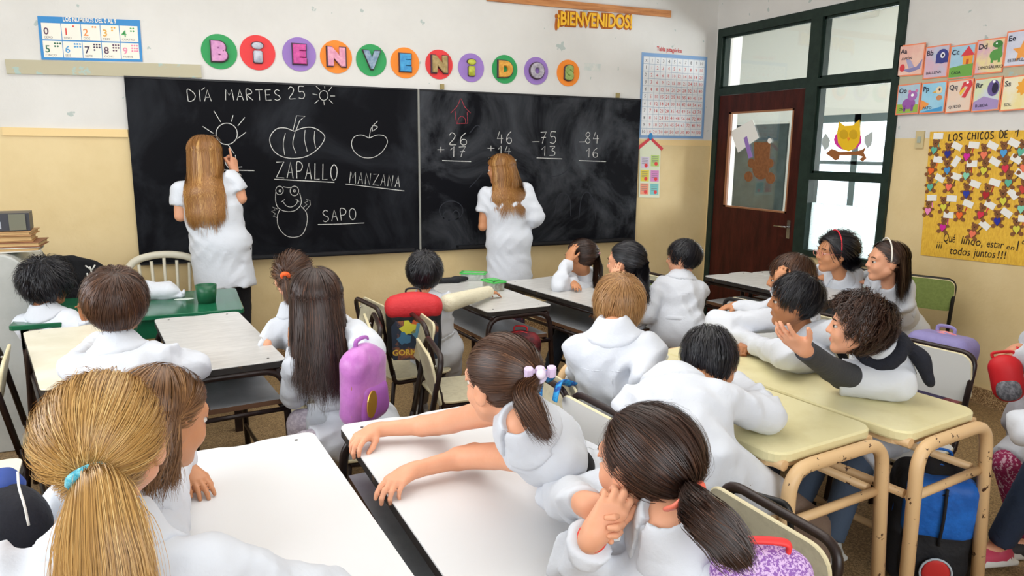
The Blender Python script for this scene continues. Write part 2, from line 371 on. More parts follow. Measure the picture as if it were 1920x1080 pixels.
# the door leaf
dy0, dy1 = ym0+0.004, DY1-0.064
dm = MB(); gy0, gy1 = rw(1484, 300)[1], rw(1364, 300)[1]; gz0, gz1 = 1.06, 1.90
fbar(dm, dy0, gy0, 0.01, zt0-0.005, M_door, XR-0.012, XR+0.03); fbar(dm, gy1, dy1, 0.01, zt0-0.005, M_door, XR-0.012, XR+0.03)
fbar(dm, gy0, gy1, gz1, zt0-0.005, M_door, XR-0.012, XR+0.03); fbar(dm, gy0, gy1, 0.01, gz0, M_door, XR-0.012, XR+0.03)
door = struct(dm.build('door_1'))
MB().box((XR+0.01, (gy0+gy1)/2, (gz0+gz1)/2), (0.005, gy1-gy0, gz1-gz0), M_glass).build('pane', door)
b = MB(); MW = mat('bare_wood_bead', '9A6A4A', 0.5)
for a in ((gy0, gy1, gz0, gz0+0.015), (gy0, gy1, gz1-0.015, gz1), (gy0, gy0+0.015, gz0, gz1), (gy1-0.03, gy1, gz0, gz1)): fbar(b, *a, MW, XR-0.016, XR+0.0)
b.build('glazing_bead', door)
hp = rw(1478, 425, 0.03); h = MB(); h.box((XR-0.016, hp[1]-0.02, hp[2]-0.02), (0.006, 0.035, 0.15), M_metal, None, 0.0)
h.tube(arcbend([(XR-0.015, hp[1]-0.02, hp[2]), (XR-0.055, hp[1]-0.02, hp[2]), (XR-0.055, hp[1]+0.1, hp[2])], 0.015), 0.008, M_metal); h.build('door_handle', door)

# --- the corridor seen through the glass
M_cor = mat('corridor_white_wall', 'E6E8E4', 0.8); XC = 7.2
w = MB()
wy0, wy1, wz0, wz1 = 2.2, 7.0, 0.85, 2.0
for y0, y1, z0, z1 in ((YF, wy0, 0, HC), (wy0, wy1, 0, wz0), (wy0, wy1, wz1, HC), (wy1, 9.4, 0, HC)):
    w.box((XC+0.1, (y0+y1)/2, (z0+z1)/2), (0.2, y1-y0, z1-z0), M_cor)
struct(w.build('wall_corridor'))
slab('wall_corridor_end', XR+0.15, XC+0.2, 9.2, 9.4, 0, HC, M_cor)
slab('wall_corridor_start', XR+0.15, XC+0.2, YF-0.2, YF, 0, HC, M_cor)
struct(MB().box((5.95, 6.2, HC-0.15), (2.5, 0.25, 0.3), M_cor).build('trim_3'))
slab('wall_corridor_inner', XR+0.15, XR+0.3, YB, 9.2, 0, HC, M_cor)
wf = MB(); MGW = mat('grey_green_window_frame', '66777A', 0.5); yy = A([2.2, 3.2, 4.2, 5.2, 6.23, 7.0])
for z0, z1 in ((wz0, wz0+0.06), (wz1-0.09, wz1), (1.42, 1.46)): wf.box((XC+0.05, (wy0+wy1)/2, (z0+z1)/2), (0.08, wy1-wy0, z1-z0), MGW)
for y in yy: wf.box((XC+0.05, y, (wz0+wz1)/2), (0.08, 0.09, wz1-wz0), MGW)
win2 = struct(wf.build('window_2'))
for i in range(5): MB().box((XC+0.06, (yy[i]+yy[i+1])/2, (wz0+wz1)/2), (0.005, yy[i+1]-yy[i]-0.09, wz1-wz0-0.1), M_glass).build('pane', win2)
MCB = mat('grey_green_slate', '4E5C5C', 0.6, col2='323E3E', nscale=4, thr=(0.3, 0.7))
cb = MB().box((XC-0.015, 7.76, 1.29), (0.03, 0.98, 1.27), MCB).build('chalkboard')
tag(cb, 'grey green chalkboard out in the corridor, seen through the door glass', 'blackboard')
for z in (0.65, 1.93): MB().box((XC-0.02, 7.76, z), (0.04, 1.0, 0.02), M_cor).build('frame_rail', cb)

# ------------------------------------------------------------------ the two blackboards
PB = Plane((0, YB, 0), (1, 0, 0), (0, 0, 1), (0, -1, 0)); PR = Plane((XR, 0, 0), (0, -1, 0), (0, 0, 1), (-1, 0, 0))
M_slate = chalk_board('blackboard_slate', '33363C', 0.85); M_slateb = chalk_board('dusty_blackboard_slate', '56595F', 0.80); M_slate2 = mat('blackboard_edge', '16171C', 0.5)
M_chalk = mat('white_chalk', 'D6D6D2', 0.95, spec=0.05, col2='8C8C8C', nscale=160, thr=(0.45, 0.75)); M_pink = mat('pink_chalk', 'C0505A', 0.95, spec=0.05, col2='803040', nscale=160)
M_smudge = mat('chalk_dust', '34363C', 0.95, spec=0.05)
bt = 0.03
def board(x0, x1, label):
    o = MB().box(((x0+x1)/2, YB-bt/2, 1.3725), (x1-x0, bt, 1.235), M_slate if x0 < 1 else M_slateb).build('blackboard'); tag(o, label, 'blackboard')
    for z in (1.9925, 0.7525): MB().box(((x0+x1)/2, YB-bt/2-0.002, z), (x1-x0, bt+0.006, 0.012), M_slate2).build('edge_strip', o)
    MB().box(((x0+x1)/2+0.12, YB-bt-0.03, 0.775), (x1-x0-0.35, 0.06, 0.022), M_slate2).build('chalk_ledge', o)
    return o
bl = board(-0.284, 1.698, 'left blackboard with the day, sun, pumpkin, apple and frog drawn in chalk')
br = board(1.716, 3.731, 'right blackboard with four chalk sums and a small pink house')
MB().box((1.707, YB-0.018, 1.37), (0.014, 0.036, 1.25), mat('grey_joint', '8E8E88', 0.6)).build('joint_strip', bl)
def K(px, py): p = atY(px, py, YB-bt); return (p[0], p[2])
def S(pts, sm=True): 
    pts = [(*K(*p), 0) for p in pts]
    return [(p[0], p[2] if False else p[1]) for p in (smooth_path(pts, 4) if sm and len(pts) > 2 else pts)]
G = {'D': (.7, [[(0, 0), (0, 1), (.35, .93), (.65, .6), (.6, .25), (.3, .02), (0, 0)]]), 'I': (.2, [[(.1, 0), (.1, 1)]]), 'A': (.7, [[(0, 0), (.35, 1), (.62, 0)], [(.1, .35), (.55, .38)]]),
 'M': (.85, [[(0, 0), (.1, 1), (.4, .45), (.7, 1), (.8, 0)]]), 'R': (.65, [[(0, 0), (0, 1), (.45, .95), (.5, .65), (.05, .5), (.6, 0)]]), 'T': (.7, [[(0, .98), (.7, 1)], [(.35, 1), (.33, 0)]]), 'E': (.6, [[(.55, 1), (0, .97), (0, 0), (.55, .02)], [(0, .5), (.45, .52)]]),
 'S': (.6, [[(.55, .9), (.3, 1), (.05, .8), (.2, .55), (.5, .4), (.55, .15), (.25, 0), (0, .1)]]), '2': (.6, [[(.02, .8), (.25, 1), (.5, .8), (.35, .45), (.02, .05), (.58, .02)]]), '5': (.6, [[(.55, 1), (.12, 1), (.08, .58), (.4, .6), (.55, .3), (.35, .02), (0, .08)]]),
 'Z': (.8, [[(0, .95), (.75, 1), (.02, .02), (.8, 0)]]), 'P': (.62, [[(.02, 0), (0, 1), (.45, .98), (.58, .75), (.4, .5), (.02, .45)]]), 'L': (.55, [[(0, 1), (0, 0), (.5, .02)]]), 'O': (.7, [[(.35, 1), (.08, .8), (.02, .35), (.25, 0), (.55, .1), (.68, .5), (.6, .85), (.35, 1)]]),
 'N': (.75, [[(0, 0), (.05, 1), (.6, 0), (.65, 1)]]), '6': (.6, [[(.5, 1), (.15, .7), (.03, .3), (.2, .02), (.5, .08), (.5, .4), (.2, .45), (.05, .25)]]), '1': (.4, [[(.02, .65), (.3, 1), (.28, 0)]]), '7': (.6, [[(.02, .95), (.55, 1), (.3, .5), (.18, 0)], [(.1, .5), (.5, .52)]]),
 '4': (.65, [[(.25, 1), (.02, .4), (.6, .42)], [(.45, .75), (.42, 0)]]), '3': (.55, [[(.05, .95), (.5, .95), (.22, .58), (.5, .4), (.45, .08), (.02, .03)]]), '8': (.55, [[(.28, .52), (.06, .75), (.28, 1), (.5, .8), (.28, .52), (.03, .25), (.27, 0), (.52, .22), (.28, .52)]]),
 '+': (.6, [[(0, .5), (.6, .5)], [(.3, .85), (.3, .15)]]), '-': (.6, [[(0, .5), (.6, .52)]]), ' ': (.5, []), 'H': (.7, [[(0, 1), (.02, 0)], [(.6, 1), (.62, 0)], [(0, .5), (.6, .52)]]), 'C': (.62, [[(.55, .85), (.3, 1), (.05, .6), (.1, .15), (.35, 0), (.6, .15)]])}
CURVY = set('DSO25638PRC')
def word(mb, s, p0, p1, h, w=0.007, m=None, pl=None, d=None):
    """chalk or marker word from p0 to p1 (plane coords of the baseline ends), height h"""
    tot = sum(G[c][0]+.28 for c in s)-.28; p0, p1 = A(p0), A(p1); u = (p1-p0)/tot; un = nrm(u); v = A([-un[1], un[0]])*h; x = 0
    for c in s:
        gw, st = G[c]
        for q in st:
            q = [(a, b, 0) for a, b in q]
            if c in CURVY and len(q) > 3: q = [tuple(z) for z in smooth_path(q, 4)]
            (pl or PB).stroke(mb, [p0+u*(x+a)+v*b for a, b, *_ in q], w*(.66 if not pl else 1), m or M_chalk, d or bt+0.0015)
        x += gw+.28
def chalk(name, par, fn):
    mb = MB(); fn(mb); mb.build(name, par)
def line(mb, pts, w=0.006, sm=True, m=None): PB.stroke(mb, S(pts, sm), w*.66, m or M_chalk, bt+0.0015)
def circ(cx, cy, rx, ry, n=18, a0=0, a1=360): return [(cx+rx*math.cos(math.radians(a0+(a1-a0)*i/n)), cy+ry*math.sin(math.radians(a0+(a1-a0)*i/n))) for i in range(n+1)]
def f(mb):
    word(mb, 'DIA', K(353, 190), K(398, 190), 0.075); line(mb, [(378, 169), (384, 164)], sm=False)
chalk('chalk_word', bl, f); chalk('chalk_word', bl, lambda mb: word(mb, 'MARTES', K(423, 188), K(526, 188), 0.072)); chalk('chalk_number', bl, lambda mb: word(mb, '25', K(542, 186), K(573, 185), 0.085))
def f(mb):
    line(mb, circ(607, 179, 8, 9))
    for a, b in (((586, 176), (595, 178)), ((592, 161), (600, 169)), ((608, 160), (609, 166)), ((622, 163), (616, 171)), ((619, 180), (628, 180)), ((617, 187), (624, 194)), ((607, 190), (608, 197)), ((597, 188), (590, 194))): line(mb, [a, b], sm=False)
chalk('chalk_small_sun', bl, f)
def f(mb):
    line(mb, circ(425, 251, 20, 20), 0.008)
    for a, b in (((401, 208), (414, 229)), ((380, 237), (400, 250)), ((459, 220), (446, 236)), ((461, 248), (445, 260)), ((428, 272), (439, 288)), ((437, 216), (434, 228))): line(mb, [a, b], 0.007, False)
    word(mb, 'SOL', K(405, 315), K(455, 313), 0.085, 0.008); line(mb, [(398, 318), (477, 320)], 0.009, False)
chalk('chalk_big_sun', bl, f)
def f(mb):
    line(mb, [(549, 246), (556, 217), (572, 218), (562, 226), (554, 247)], 0.007, False)
    line(mb, [(551, 246), (535, 240), (518, 242), (506, 258), (510, 278), (525, 292), (548, 297), (575, 293), (597, 278), (609, 258), (600, 246), (585, 239), (568, 240), (551, 246)], 0.008)
    for a, b, c in (((535, 250), (531, 270), (534, 291)), ((553, 248), (549, 270), (555, 288)), ((572, 244), (571, 262), (576, 284)), ((590, 246), (589, 262), (592, 278))): line(mb, [a, b, c], 0.006)
    word(mb, 'ZAPALLO', K(518, 333), K(632, 338), 0.115, 0.009); line(mb, [(514, 336), (570, 339), (627, 342)], 0.009)
chalk('chalk_pumpkin', bl, f)
def f(mb):
    line(mb, [(692, 259), (696, 240), (708, 227)], 0.006); line(mb, [(698, 246), (699, 236), (708, 238), (700, 245), (697, 246)], 0.006)
    line(mb, [(692, 259), (678, 253), (664, 257), (659, 270), (665, 285), (680, 295), (700, 295), (716, 285), (726, 268), (722, 256), (708, 253), (692, 259)], 0.007)
    word(mb, 'MANZANA', K(655, 343), K(750, 351), 0.085, 0.007); line(mb, [(648, 345), (700, 351), (758, 358)], 0.008)
chalk('chalk_apple', bl, f)
def f(mb):
    line(mb, circ(524, 357, 7, 8), 0.006); line(mb, circ(552, 358, 8, 9), 0.006)
    line(mb, [(517, 360), (517, 378), (523, 391), (540, 397), (556, 393), (565, 380), (562, 362)], 0.007); line(mb, [(531, 350), (541, 352), (546, 351)], 0.006)
    line(mb, [(530, 377), (537, 386), (547, 388), (556, 382), (558, 374)], 0.006); line(mb, [(527, 379), (534, 374)], 0.005, False); line(mb, [(554, 373), (561, 378)], 0.005, False)
    line(mb, [(525, 392), (520, 405), (522, 425), (535, 441), (552, 445), (568, 438), (576, 415), (574, 398), (564, 386)], 0.007)
    line(mb, [(520, 392), (511, 388), (516, 394), (509, 396), (517, 401), (512, 405), (519, 408)], 0.005, False); line(mb, [(568, 390), (576, 383), (571, 380), (577, 377), (574, 374), (581, 376), (582, 384), (572, 396)], 0.005, False)
    for x in (525, 552): line(mb, circ(x, 358, 2, 2, 8), 0.006)
    word(mb, 'SAPO', K(606, 416), K(668, 411), 0.085, 0.008); line(mb, [(596, 421), (640, 420), (683, 418)], 0.008)
chalk('chalk_frog', bl, f)
def f(mb):
    for q in ([(845, 212), (858, 198), (864, 185), (871, 200), (882, 212)], [(853, 208), (856, 232)], [(876, 210), (877, 231)], [(856, 232), (877, 231)], [(858, 231), (860, 222), (866, 218), (872, 223), (873, 231)]): line(mb, q, 0.006, len(q) > 3, M_pink)
chalk('pink_chalk_house', br, f)
for nm, w1, w2, sg, x0, x1, ya, yb, (lx0, lx1, ly), sx in (('first', '26', '17', '+', 842, 876, 272, 294, (829, 883, 303), 820), ('second', '46', '14', '+', 932, 960, 269, 292, (922, 968, 300), 914), ('third', '75', '13', '-', 1013, 1043, 269, 292, (1006, 1054, 298), 998), ('fourth', '84', '16', '-', 1097, 1123, 269, 295, (1085, 1136, 303), 1086)):
    def f(mb):
        word(mb, w1, K(x0, ya), K(x1, ya), 0.095, 0.008); word(mb, w2, K(x0+2, yb), K(x1-2, yb), 0.08, 0.008)
        word(mb, sg, K(sx, ya+16 if sg == '+' else ya+4), K(sx+13, ya+16 if sg == '+' else ya+4), 0.06, 0.008); line(mb, [(lx0, ly-2), (lx1, ly)], 0.009, False)
    chalk('chalk_sum', br, f)
def f(mb):
    for q in (circ(846, 395, 22, 18), circ(838, 405, 7, 9), circ(855, 403, 6, 8), [(1040, 400), (1046, 370), (1056, 362), (1068, 372), (1070, 405)], [(1085, 412), (1090, 372), (1102, 360), (1114, 380), (1117, 412)], [(880, 352), (900, 330), (920, 300)], [(1000, 300), (1030, 330), (1060, 322), (1075, 296)], [(880, 250), (895, 235), (910, 250)]):
        line(mb, q, 0.012, True, M_smudge)
mb = MB(); f(mb); tag(mb.build('erased_chalk', br), kind='stuff')
# ------------------------------------------------------------------ things on the walls
def C_(name, c, **k): return mat(name, c, k.pop('rough', 0.6), **k)
RED, ORG, PUR, GRN = C_('red_card', 'E23B3E'), C_('orange_card', 'F28A2C'), C_('purple_card', '9877C0'), C_('green_card', '2F9A57')
def lcol(nm, a, b): return mat('letter_'+nm, a, 0.45, col2=b, nscale=25)
circs = [('B', 411, 97, 33, GRN, 'D99AC6', 'C283B6', 'green', 'pink'), ('i', 483, 99, 33, RED, 'C9CCD6', 'A9AFC0', 'red', 'silver'), ('E', 561, 102, 32, PUR, 'D655A0', 'B93F8C', 'purple', 'magenta'), ('N', 630, 107, 31, ORG, 'E6A6BC', 'D58CA8', 'orange', 'pale pink'),
         ('V', 696, 113, 30, GRN, '97A9BC', '6F8AA4', 'green', 'grey blue'), ('E', 759, 118, 29, ORG, '4AA5D6', '3B8BC4', 'orange', 'blue'), ('N', 823, 121, 28, RED, 'B39A6A', '98804F', 'red', 'tan'), ('i', 883, 127, 27, PUR, 'C3C84A', 'A5AB33', 'purple', 'lime'),
         ('D', 946, 130, 27, GRN, 'E3A94A', 'C98C33', 'green', 'amber'), ('O', 1005, 133, 26, PUR, 'B9B4BC', '98929E', 'purple', 'grey'), ('S', 1065, 137, 25, ORG, '9DB36A', '7F9850', 'orange', 'sage green')]
ordn = ['first', 'second', 'third', 'fourth', 'fifth', 'sixth', 'seventh', 'eighth', 'ninth', 'tenth', 'last']
for i, (ch, px, py, ry, m, c1, c2, cn, ln) in enumerate(circs):
    p = bw(px, py); top = bw(px, py-ry); r = top[2]-p[2]
    mb = MB(); mb.prism(circle(0, 0, r, 40), 0.001, 0.006, m, R=PB.R(), off=(p[0], YB, p[2])); o = mb.build('letter_disc')
    tag(o, f'{cn} paper disc, puffy {ln} letter {ch}, {ordn[i]} in the welcome row', 'decoration', 'welcome letter discs')
    V, F = text_geo(ch, bold=0.06 if ch != 'i' else 0.045, ext=0.03, bev=0.035, res=6)
    if ch == 'i': _m = MB(); _m.prism(rrect(.42, .58, .09, cy=-.2), -.06, .06, None, bev=.03); _m.prism(circle(0, .32, .27, 20, .17), -.06, .06, None, bev=.03); V, F = np.concatenate(_m.v), _m.f
    V = V.copy(); V[:, 0] -= (V[:, 0].min()+V[:, 0].max())/2; V[:, 1] -= (V[:, 1].min()+V[:, 1].max())/2
    h = V[:, 1].max()-V[:, 1].min(); wd = V[:, 0].max()-V[:, 0].min(); V *= A([1.22*r/h*(1.0 if wd/h < 0.95 else .95*h/wd) if ch != 'i' else 1.2*r/h, 1.2*r/h, 0.22])
    V[:, 2] += 0.012; q = Plane((p[0], YB, p[2]), (1, 0, 0), (0, 0, 1), (0, -1, 0)); b2 = MB()
    b2.add(q.P(V*A([1.1, 1.06, 0.8])), F, mat('dark_outline', '4A3A44', 0.6)); b2.build('letter_outline', o)
    b2 = MB(); V2 = V*A([.97, .97, 1.0]); V2[:, 2] += 0.004; b2.add(q.P(V2), F, lcol(ln.replace(' ', '_'), c1, c2), True); b2.build('letter', o)
# yellow welcome sign
p = bw(1040, 45); q = bw(1184, 52)
pl = Plane(p+A([0, 0, -0.01]), q-p, (0, 0, 1), (0, -1, 0)); L = np.linalg.norm(q-p)
mo = mat('sign_orange_outline', 'B5651E', 0.6); my = mat('sign_yellow', 'F2B92E', 0.5); mb = MB(); pl.text(mb, '¡BIENVENIDOS!', 0.0, 0, 0.11, mo, width=L, d=0.002, bold=0.06, ext=0.02, res=5); s = mb.build('welcome_sign')
tag(s, 'yellow cut-out letters reading ¡BIENVENIDOS! under the wooden batten', 'sign'); mb = MB(); pl.text(mb, '¡BIENVENIDOS!', 0.012, 0.004, 0.10, my, width=L-0.024, d=0.026, bold=0.03, res=5); mb.build('lettering', s)
# battens
def batten(a, b, h, name, label, m, plane='b', t=0.02):
    f = (bw if plane == 'b' else rw); a, b = f(*a), f(*b); u = nrm(b-a); w = A([0, -1, 0]) if plane == 'b' else A([-1, 0, 0]); v = np.cross(w, u); R = np.c_[u, v, w]; Ln = np.linalg.norm(b-a)
    mb = MB(); mb.prism([(0, -h/2), (Ln, -h/2), (Ln, h/2), (0, h/2)], 0, t, m, R=R, off=a); o = mb.build(name); return tag(o, label, 'batten')
batten((912, -5), (1256, 27), 0.055, 'wooden_batten', 'long bare orange wood batten high above the right blackboard', mat('orange_pine', 'C98A55', 0.5, col2='A96A3C', nscale=3, stretch=(1, 1, 12)))
MPW = mat('peeling_beige_paint', 'B9B298', 0.6, col2='A9BDB6', nscale=9, thr=(0.56, 0.6))
batten((12, 125), (377, 134), 0.085, 'painted_batten', 'peeling greenish beige batten beneath the numbers chart', MPW)
a = rw(1688, 148); b_ = rw(1925, 118)
o = MB().box((XR-0.01, (a[1]+2.2)/2, 2.05), (0.02, a[1]-2.2, 0.085), MPW).build('painted_batten'); tag(o, 'peeling greenish beige batten between the two rows of alphabet cards', 'batten')
for px, py, wh in ((828, 163, 'left'), (1157, 179, 'right')):
    p = bw(px, py); o = MB().box((p[0], YB-0.01, p[2]), (0.03, 0.02, 0.04), mat('brown_clip', '9A8A5A', 0.5)).build('mounting_clip'); tag(o, f'small brown clip on the top edge of the right blackboard, {wh} one', 'clip')

# numbers chart
c0, c1, c2 = bw(70, 30), bw(262, 38), bw(78, 112)
pl = Plane(c2, c1-c0, c0-c2, (0, -1, 0)); W, Hh = np.linalg.norm(c1-c0), np.linalg.norm(c0-c2)
MBL = mat('chart_blue', '2F86C6', 0.4); mp = mat('chart_cream', 'EEE9DD', 0.5); mb = MB(); mb.prism([(0, 0), (W, 0), (W, Hh), (0, Hh)], 0.002, 0.005, MBL, R=pl.R(), off=pl.o)
ch = mb.build('numbers_chart'); tag(ch, 'blue bordered chart LOS NÚMEROS DEL 0 AL 9 with ten numbered boxes', 'chart')
mk = mat('print_grey', '777777', 0.6); mb = MB(); pl.text(mb, 'LOS NÚMEROS DEL 0 AL 9', W*0.24, Hh*0.9, 0.027, mp, width=W*0.52, d=0.0065, bold=0.02); mb.build('title', ch)
dc = ['5A3A55', 'D8433A', 'E98A3C', 'DFA534', '4FA863', '2D6B4E', '4D9AD0', '3C3450', '5A3A55', 'E58AA8']; nm = ['CERO', 'UNO', 'DOS', 'TRES', 'CUATRO', 'CINCO', 'SEIS', 'SIETE', 'OCHO', 'NUEVE']
for i in range(10):
    cx, cy = (i % 5)*W*0.19+W*0.028, (Hh*0.47 if i < 5 else Hh*0.06); cw, chh = W*0.183, Hh*0.38
    mb = MB(); pl.poly(mb, [(cx, cy), (cx+cw, cy), (cx+cw, cy+chh), (cx, cy+chh)], mp, 0.006)
    md = mat('digit_%d' % i, dc[i], 0.5); pl.text(mb, str(i), cx+cw*0.08, cy+chh*0.3, chh*0.42, md, d=0.007, bold=0.012); pl.text(mb, nm[i], cx+cw*0.08, cy+chh*0.07, chh*0.13, mk, d=0.007)
    for k in range(i):
        x, y = cx+cw*(0.62+0.14*(k % 3 if i > 4 else k % 2)), cy+chh*(0.85-0.17*(k//(3 if i > 4 else 2))); pl.poly(mb, circle(x, y, cw*0.055, 8), md, 0.007)
    mb.build('number_box', ch)

# pythagorean table
c0, c1, c2 = bw(1203, 98), bw(1326, 107), bw(1197, 258)
pl = Plane(c2, c1-c0, c0-c2, (0, -1, 0)); W, Hh = np.linalg.norm(c1-c0), np.linalg.norm(c0-c2)
mb = MB(); mb.prism([(0, 0), (W, 0), (W, Hh), (0, Hh)], 0.002, 0.004, mat('chart_border_blue', '7FA3CE', 0.5), R=pl.R(), off=pl.o); tb = mb.build('multiplication_table'); tag(tb, 'white times table grid with red numbers and pale blue border right of the blackboards', 'chart')
mb = MB(); pl.poly(mb, [(0.02, 0.02), (W-0.025, 0.02), (W-0.025, Hh-0.03), (0.02, Hh-0.03)], mat('chart_white', 'E6E8EA', 0.5), 0.005); mb.build('sheet', tb)
gw, gh = (W-0.05)/11, (Hh-0.055)/11; mg = mat('grid_blue', '8FA6C0', 0.6); mr = mat('number_red', 'C9474A', 0.6); mdk = mat('number_dark', '4A4A50', 0.6); mb = MB(); mb2 = MB()
for i in range(12):
    pl.stroke(mb, [(0.02+i*gw, 0.022), (0.02+i*gw, 0.022+11*gh)], 0.0025, mg, 0.0058); pl.stroke(mb, [(0.02, 0.022+i*gh), (0.02+11*gw, 0.022+i*gh)], 0.0025, mg, 0.0058)
for r in range(11):
    for c in range(11):
        s = 'x' if r == c == 0 else str(c if r == 0 else r if c == 0 else r*c)
        pl.text(mb2, s, 0.02+(c+0.5)*gw, 0.022+(10.28-r)*gh, gh*0.48, mdk if r == 0 or c == 0 else mr, align='c', d=0.006, res=1, width=None)
tag(mb.build('grid_lines', tb), kind='stuff'); tag(mb2.build('numbers', tb), kind='stuff')
a, b_ = bw(1231, 95), bw(1278, 99); p2 = Plane(a, b_-a, (0, 0, 1), (0, -1, 0)); mb = MB(); p2.text(mb, 'Tabla pitagórica', 0, 0, 0.035, mr, width=np.linalg.norm(b_-a), d=0.003, bold=0.02); o = mb.build('paper_title'); tag(o, 'red cut-out words Tabla pitagórica over the times table', 'sign')
a, b_ = bw(1096, 118), bw(1126, 134); o = MB().box(((a[0]+b_[0])/2, YB-0.001, (a[2]+b_[2])/2), (b_[0]-a[0], 0.002, a[2]-b_[2]), mat('tape_residue', 'C6CDC9', 0.5, col2='DAD9D3', nscale=12)).build('old_tape_patch'); tag(o, 'pale patch of old tape right of the last welcome disc', 'tape')

# hanging house shaped chart
c0, c1, c2 = bw(1199, 274), bw(1238, 276), bw(1197, 370); pl = Plane(c2, c1-c0, c0-c2, (0, -1, 0)); W, Hh = np.linalg.norm(c1-c0), np.linalg.norm(c0-c2)
mb = MB(); mb.prism([(0, 0), (W, 0), (W, Hh), (W/2, Hh+0.08), (0, Hh)], 0.002, 0.006, mat('chart_pale_green', 'DDE2C8', 0.6), R=pl.R(), off=pl.o); hc = mb.build('house_chart'); tag(hc, 'narrow house shaped chart with red roof and coloured squares hanging under the times table', 'chart')
mb = MB(); pl.stroke(mb, [(-0.02, Hh-0.02), (W/2, Hh+0.075), (W+0.02, Hh-0.02)], 0.03, mat('roof_red', 'D0414A', 0.6), 0.0075); mb.build('roof', hc)
k = 0
for (x, y, c) in ((.06, .58, 'D9CFE2'), (.54, .62, 'B7D27A'), (.06, .32, 'E6D24A'), (.54, .32, 'D98CC6'), (.06, .06, 'EE9A7A'), (.54, .06, '7CC6C6')):
    m1 = mat('chart_square_%d' % k, c, 0.6); k += 1; mb = MB(); pl.poly(mb, [(x*W, y*Hh), ((x+.4)*W, y*Hh), ((x+.4)*W, (y+.22)*Hh), (x*W, (y+.22)*Hh)], m1, 0.0072)
    for j in range(4): pl.stroke(mb, [((x+.05)*W, (y+.19-.035*j)*Hh), ((x+.33)*W, (y+.19-.035*j)*Hh)], 0.004, mk, 0.0078)
    pl.poly(mb, circle((x+.25)*W, (y+.05)*Hh, 0.018, 10), RED if j % 2 else PUR, 0.008); mb.build('coloured_square', hc)
p = pl.P([(W/2, Hh+0.09, 0.008)])[0]; MB().ell(p, (0.022, 0.008, 0.03), MBL).build('hanger', hc)

# alphabet cards on the right wall
def card(x0, y0, x1, y1, big, small, bgc, border, art, where):
    """pixel corners top-left (x0,y0), top-right (x1,y1); height fixed"""
    a, b_ = rw(x0, y0), rw(x1, y1); u = b_-a; W = np.linalg.norm(u); Hh = 0.205 if y0 < 140 else 0.2
    pl = Plane(a-A([0, 0, 1])*Hh+A([-0.022 if y0 < 150 or True else 0, 0, 0]), u, (0, 0, 1), (-1, 0, 0))
    mb = MB(); mb.prism([(0, 0), (W, 0), (W, Hh), (0, Hh)], 0.0, 0.003, mat('card_border', 'F08A62', 0.5), R=pl.R(), off=pl.o); o = mb.build('alphabet_card'); tag(o, f'{big} alphabet card, word {small}, with {where}', 'card', 'alphabet cards on the right wall')
    mb = MB(); e = 0.008; pl.poly(mb, [(e, e), (W-e, e), (W-e, Hh-e), (e, Hh-e)], mat('card_'+bgc, bgc, 0.55, col2=border, nscale=7), 0.0038)
    mi_ = mat('letter_ink', '24243A', 0.5); art(mb, pl, W, Hh); pl.text(mb, big, W*0.08, Hh*0.72, Hh*0.15, mi_, d=0.0068, bold=0.015); mb.build('picture', o)
    mb = MB(); pl.text(mb, small, W*0.14, Hh*(0.52 if small == 'AVIÓN' else 0.14), Hh*0.085, mi_, d=0.0066, bold=0.005); mb.build('word', o)
def PC(c): return mat('art_'+c, c, 0.5)
def pg(mb, pl, W, H_, pts, c, d=0.005): pl.poly(mb, [(x*W, y*H_) for x, y in pts], PC(c), d)
def el(mb, pl, W, H_, x, y, rx, ry, c, d=0.005): pl.poly(mb, [(a*1, b*1) for a, b in circle(x*W, y*H_, rx*W, 20, ry*H_)], PC(c), d)
def a_plane(m, p, W, H_): pg(m, p, W, H_, [(.2, .2), (.75, .28), (.95, .5), (.88, .2), (.5, .1)], '8A86B4'); pg(m, p, W, H_, [(.45, .25), (.3, .55), (.5, .5), (.65, .28)], 'A8A4C8', .0055); el(m, p, W, H_, .2, .27, .1, .12, 'D8404A', .006)
def a_whale(m, p, W, H_): el(m, p, W, H_, .72, .65, .25, .22, '3A3F88'); pg(m, p, W, H_, [(.48, .45), (.96, .45), (.96, .6), (.48, .62)], '3A3F88', .0052); el(m, p, W, H_, .74, .68, .09, .09, 'E4E4EC', .006); el(m, p, W, H_, .75, .68, .04, .04, '22223A', .0065)
def a_house(m, p, W, H_): pg(m, p, W, H_, [(.05, .05), (.95, .05), (.95, .42), (.05, .34)], '6FA84A'); pg(m, p, W, H_, [(.55, .4), (.92, .4), (.92, .68), (.55, .68)], 'F0A23C', .0055); pg(m, p, W, H_, [(.45, .65), (.98, .65), (.72, .93)], 'D8404A', .006); pg(m, p, W, H_, [(.68, .4), (.78, .4), (.78, .55), (.68, .55)], 'C85A30', .0062)
def a_dino(m, p, W, H_): el(m, p, W, H_, .72, .52, .22, .16, '5A9A4A'); pg(m, p, W, H_, [(.78, .5), (.92, .5), (.9, .85), (.72, .85)], '5A9A4A', .0052); el(m, p, W, H_, .74, .82, .17, .1, '3F7F3C', .0055); pg(m, p, W, H_, [(.56, .3), (.64, .3), (.66, .5), (.56, .5)], '5A9A4A', .0052); pg(m, p, W, H_, [(.8, .3), (.88, .3), (.88, .5), (.8, .5)], '5A9A4A', .0052); el(m, p, W, H_, .7, .84, .03, .025, 'FFFFFF', .006)
def a_star(m, p, W, H_): pg(m, p, W, H_, [(.6+.35*(1 if k % 2 == 0 else .45)*math.cos(math.radians(90+36*k)), .4+.32*(1 if k % 2 == 0 else .45)*math.sin(math.radians(90+36*k))) for k in range(10)], 'F0A04A')
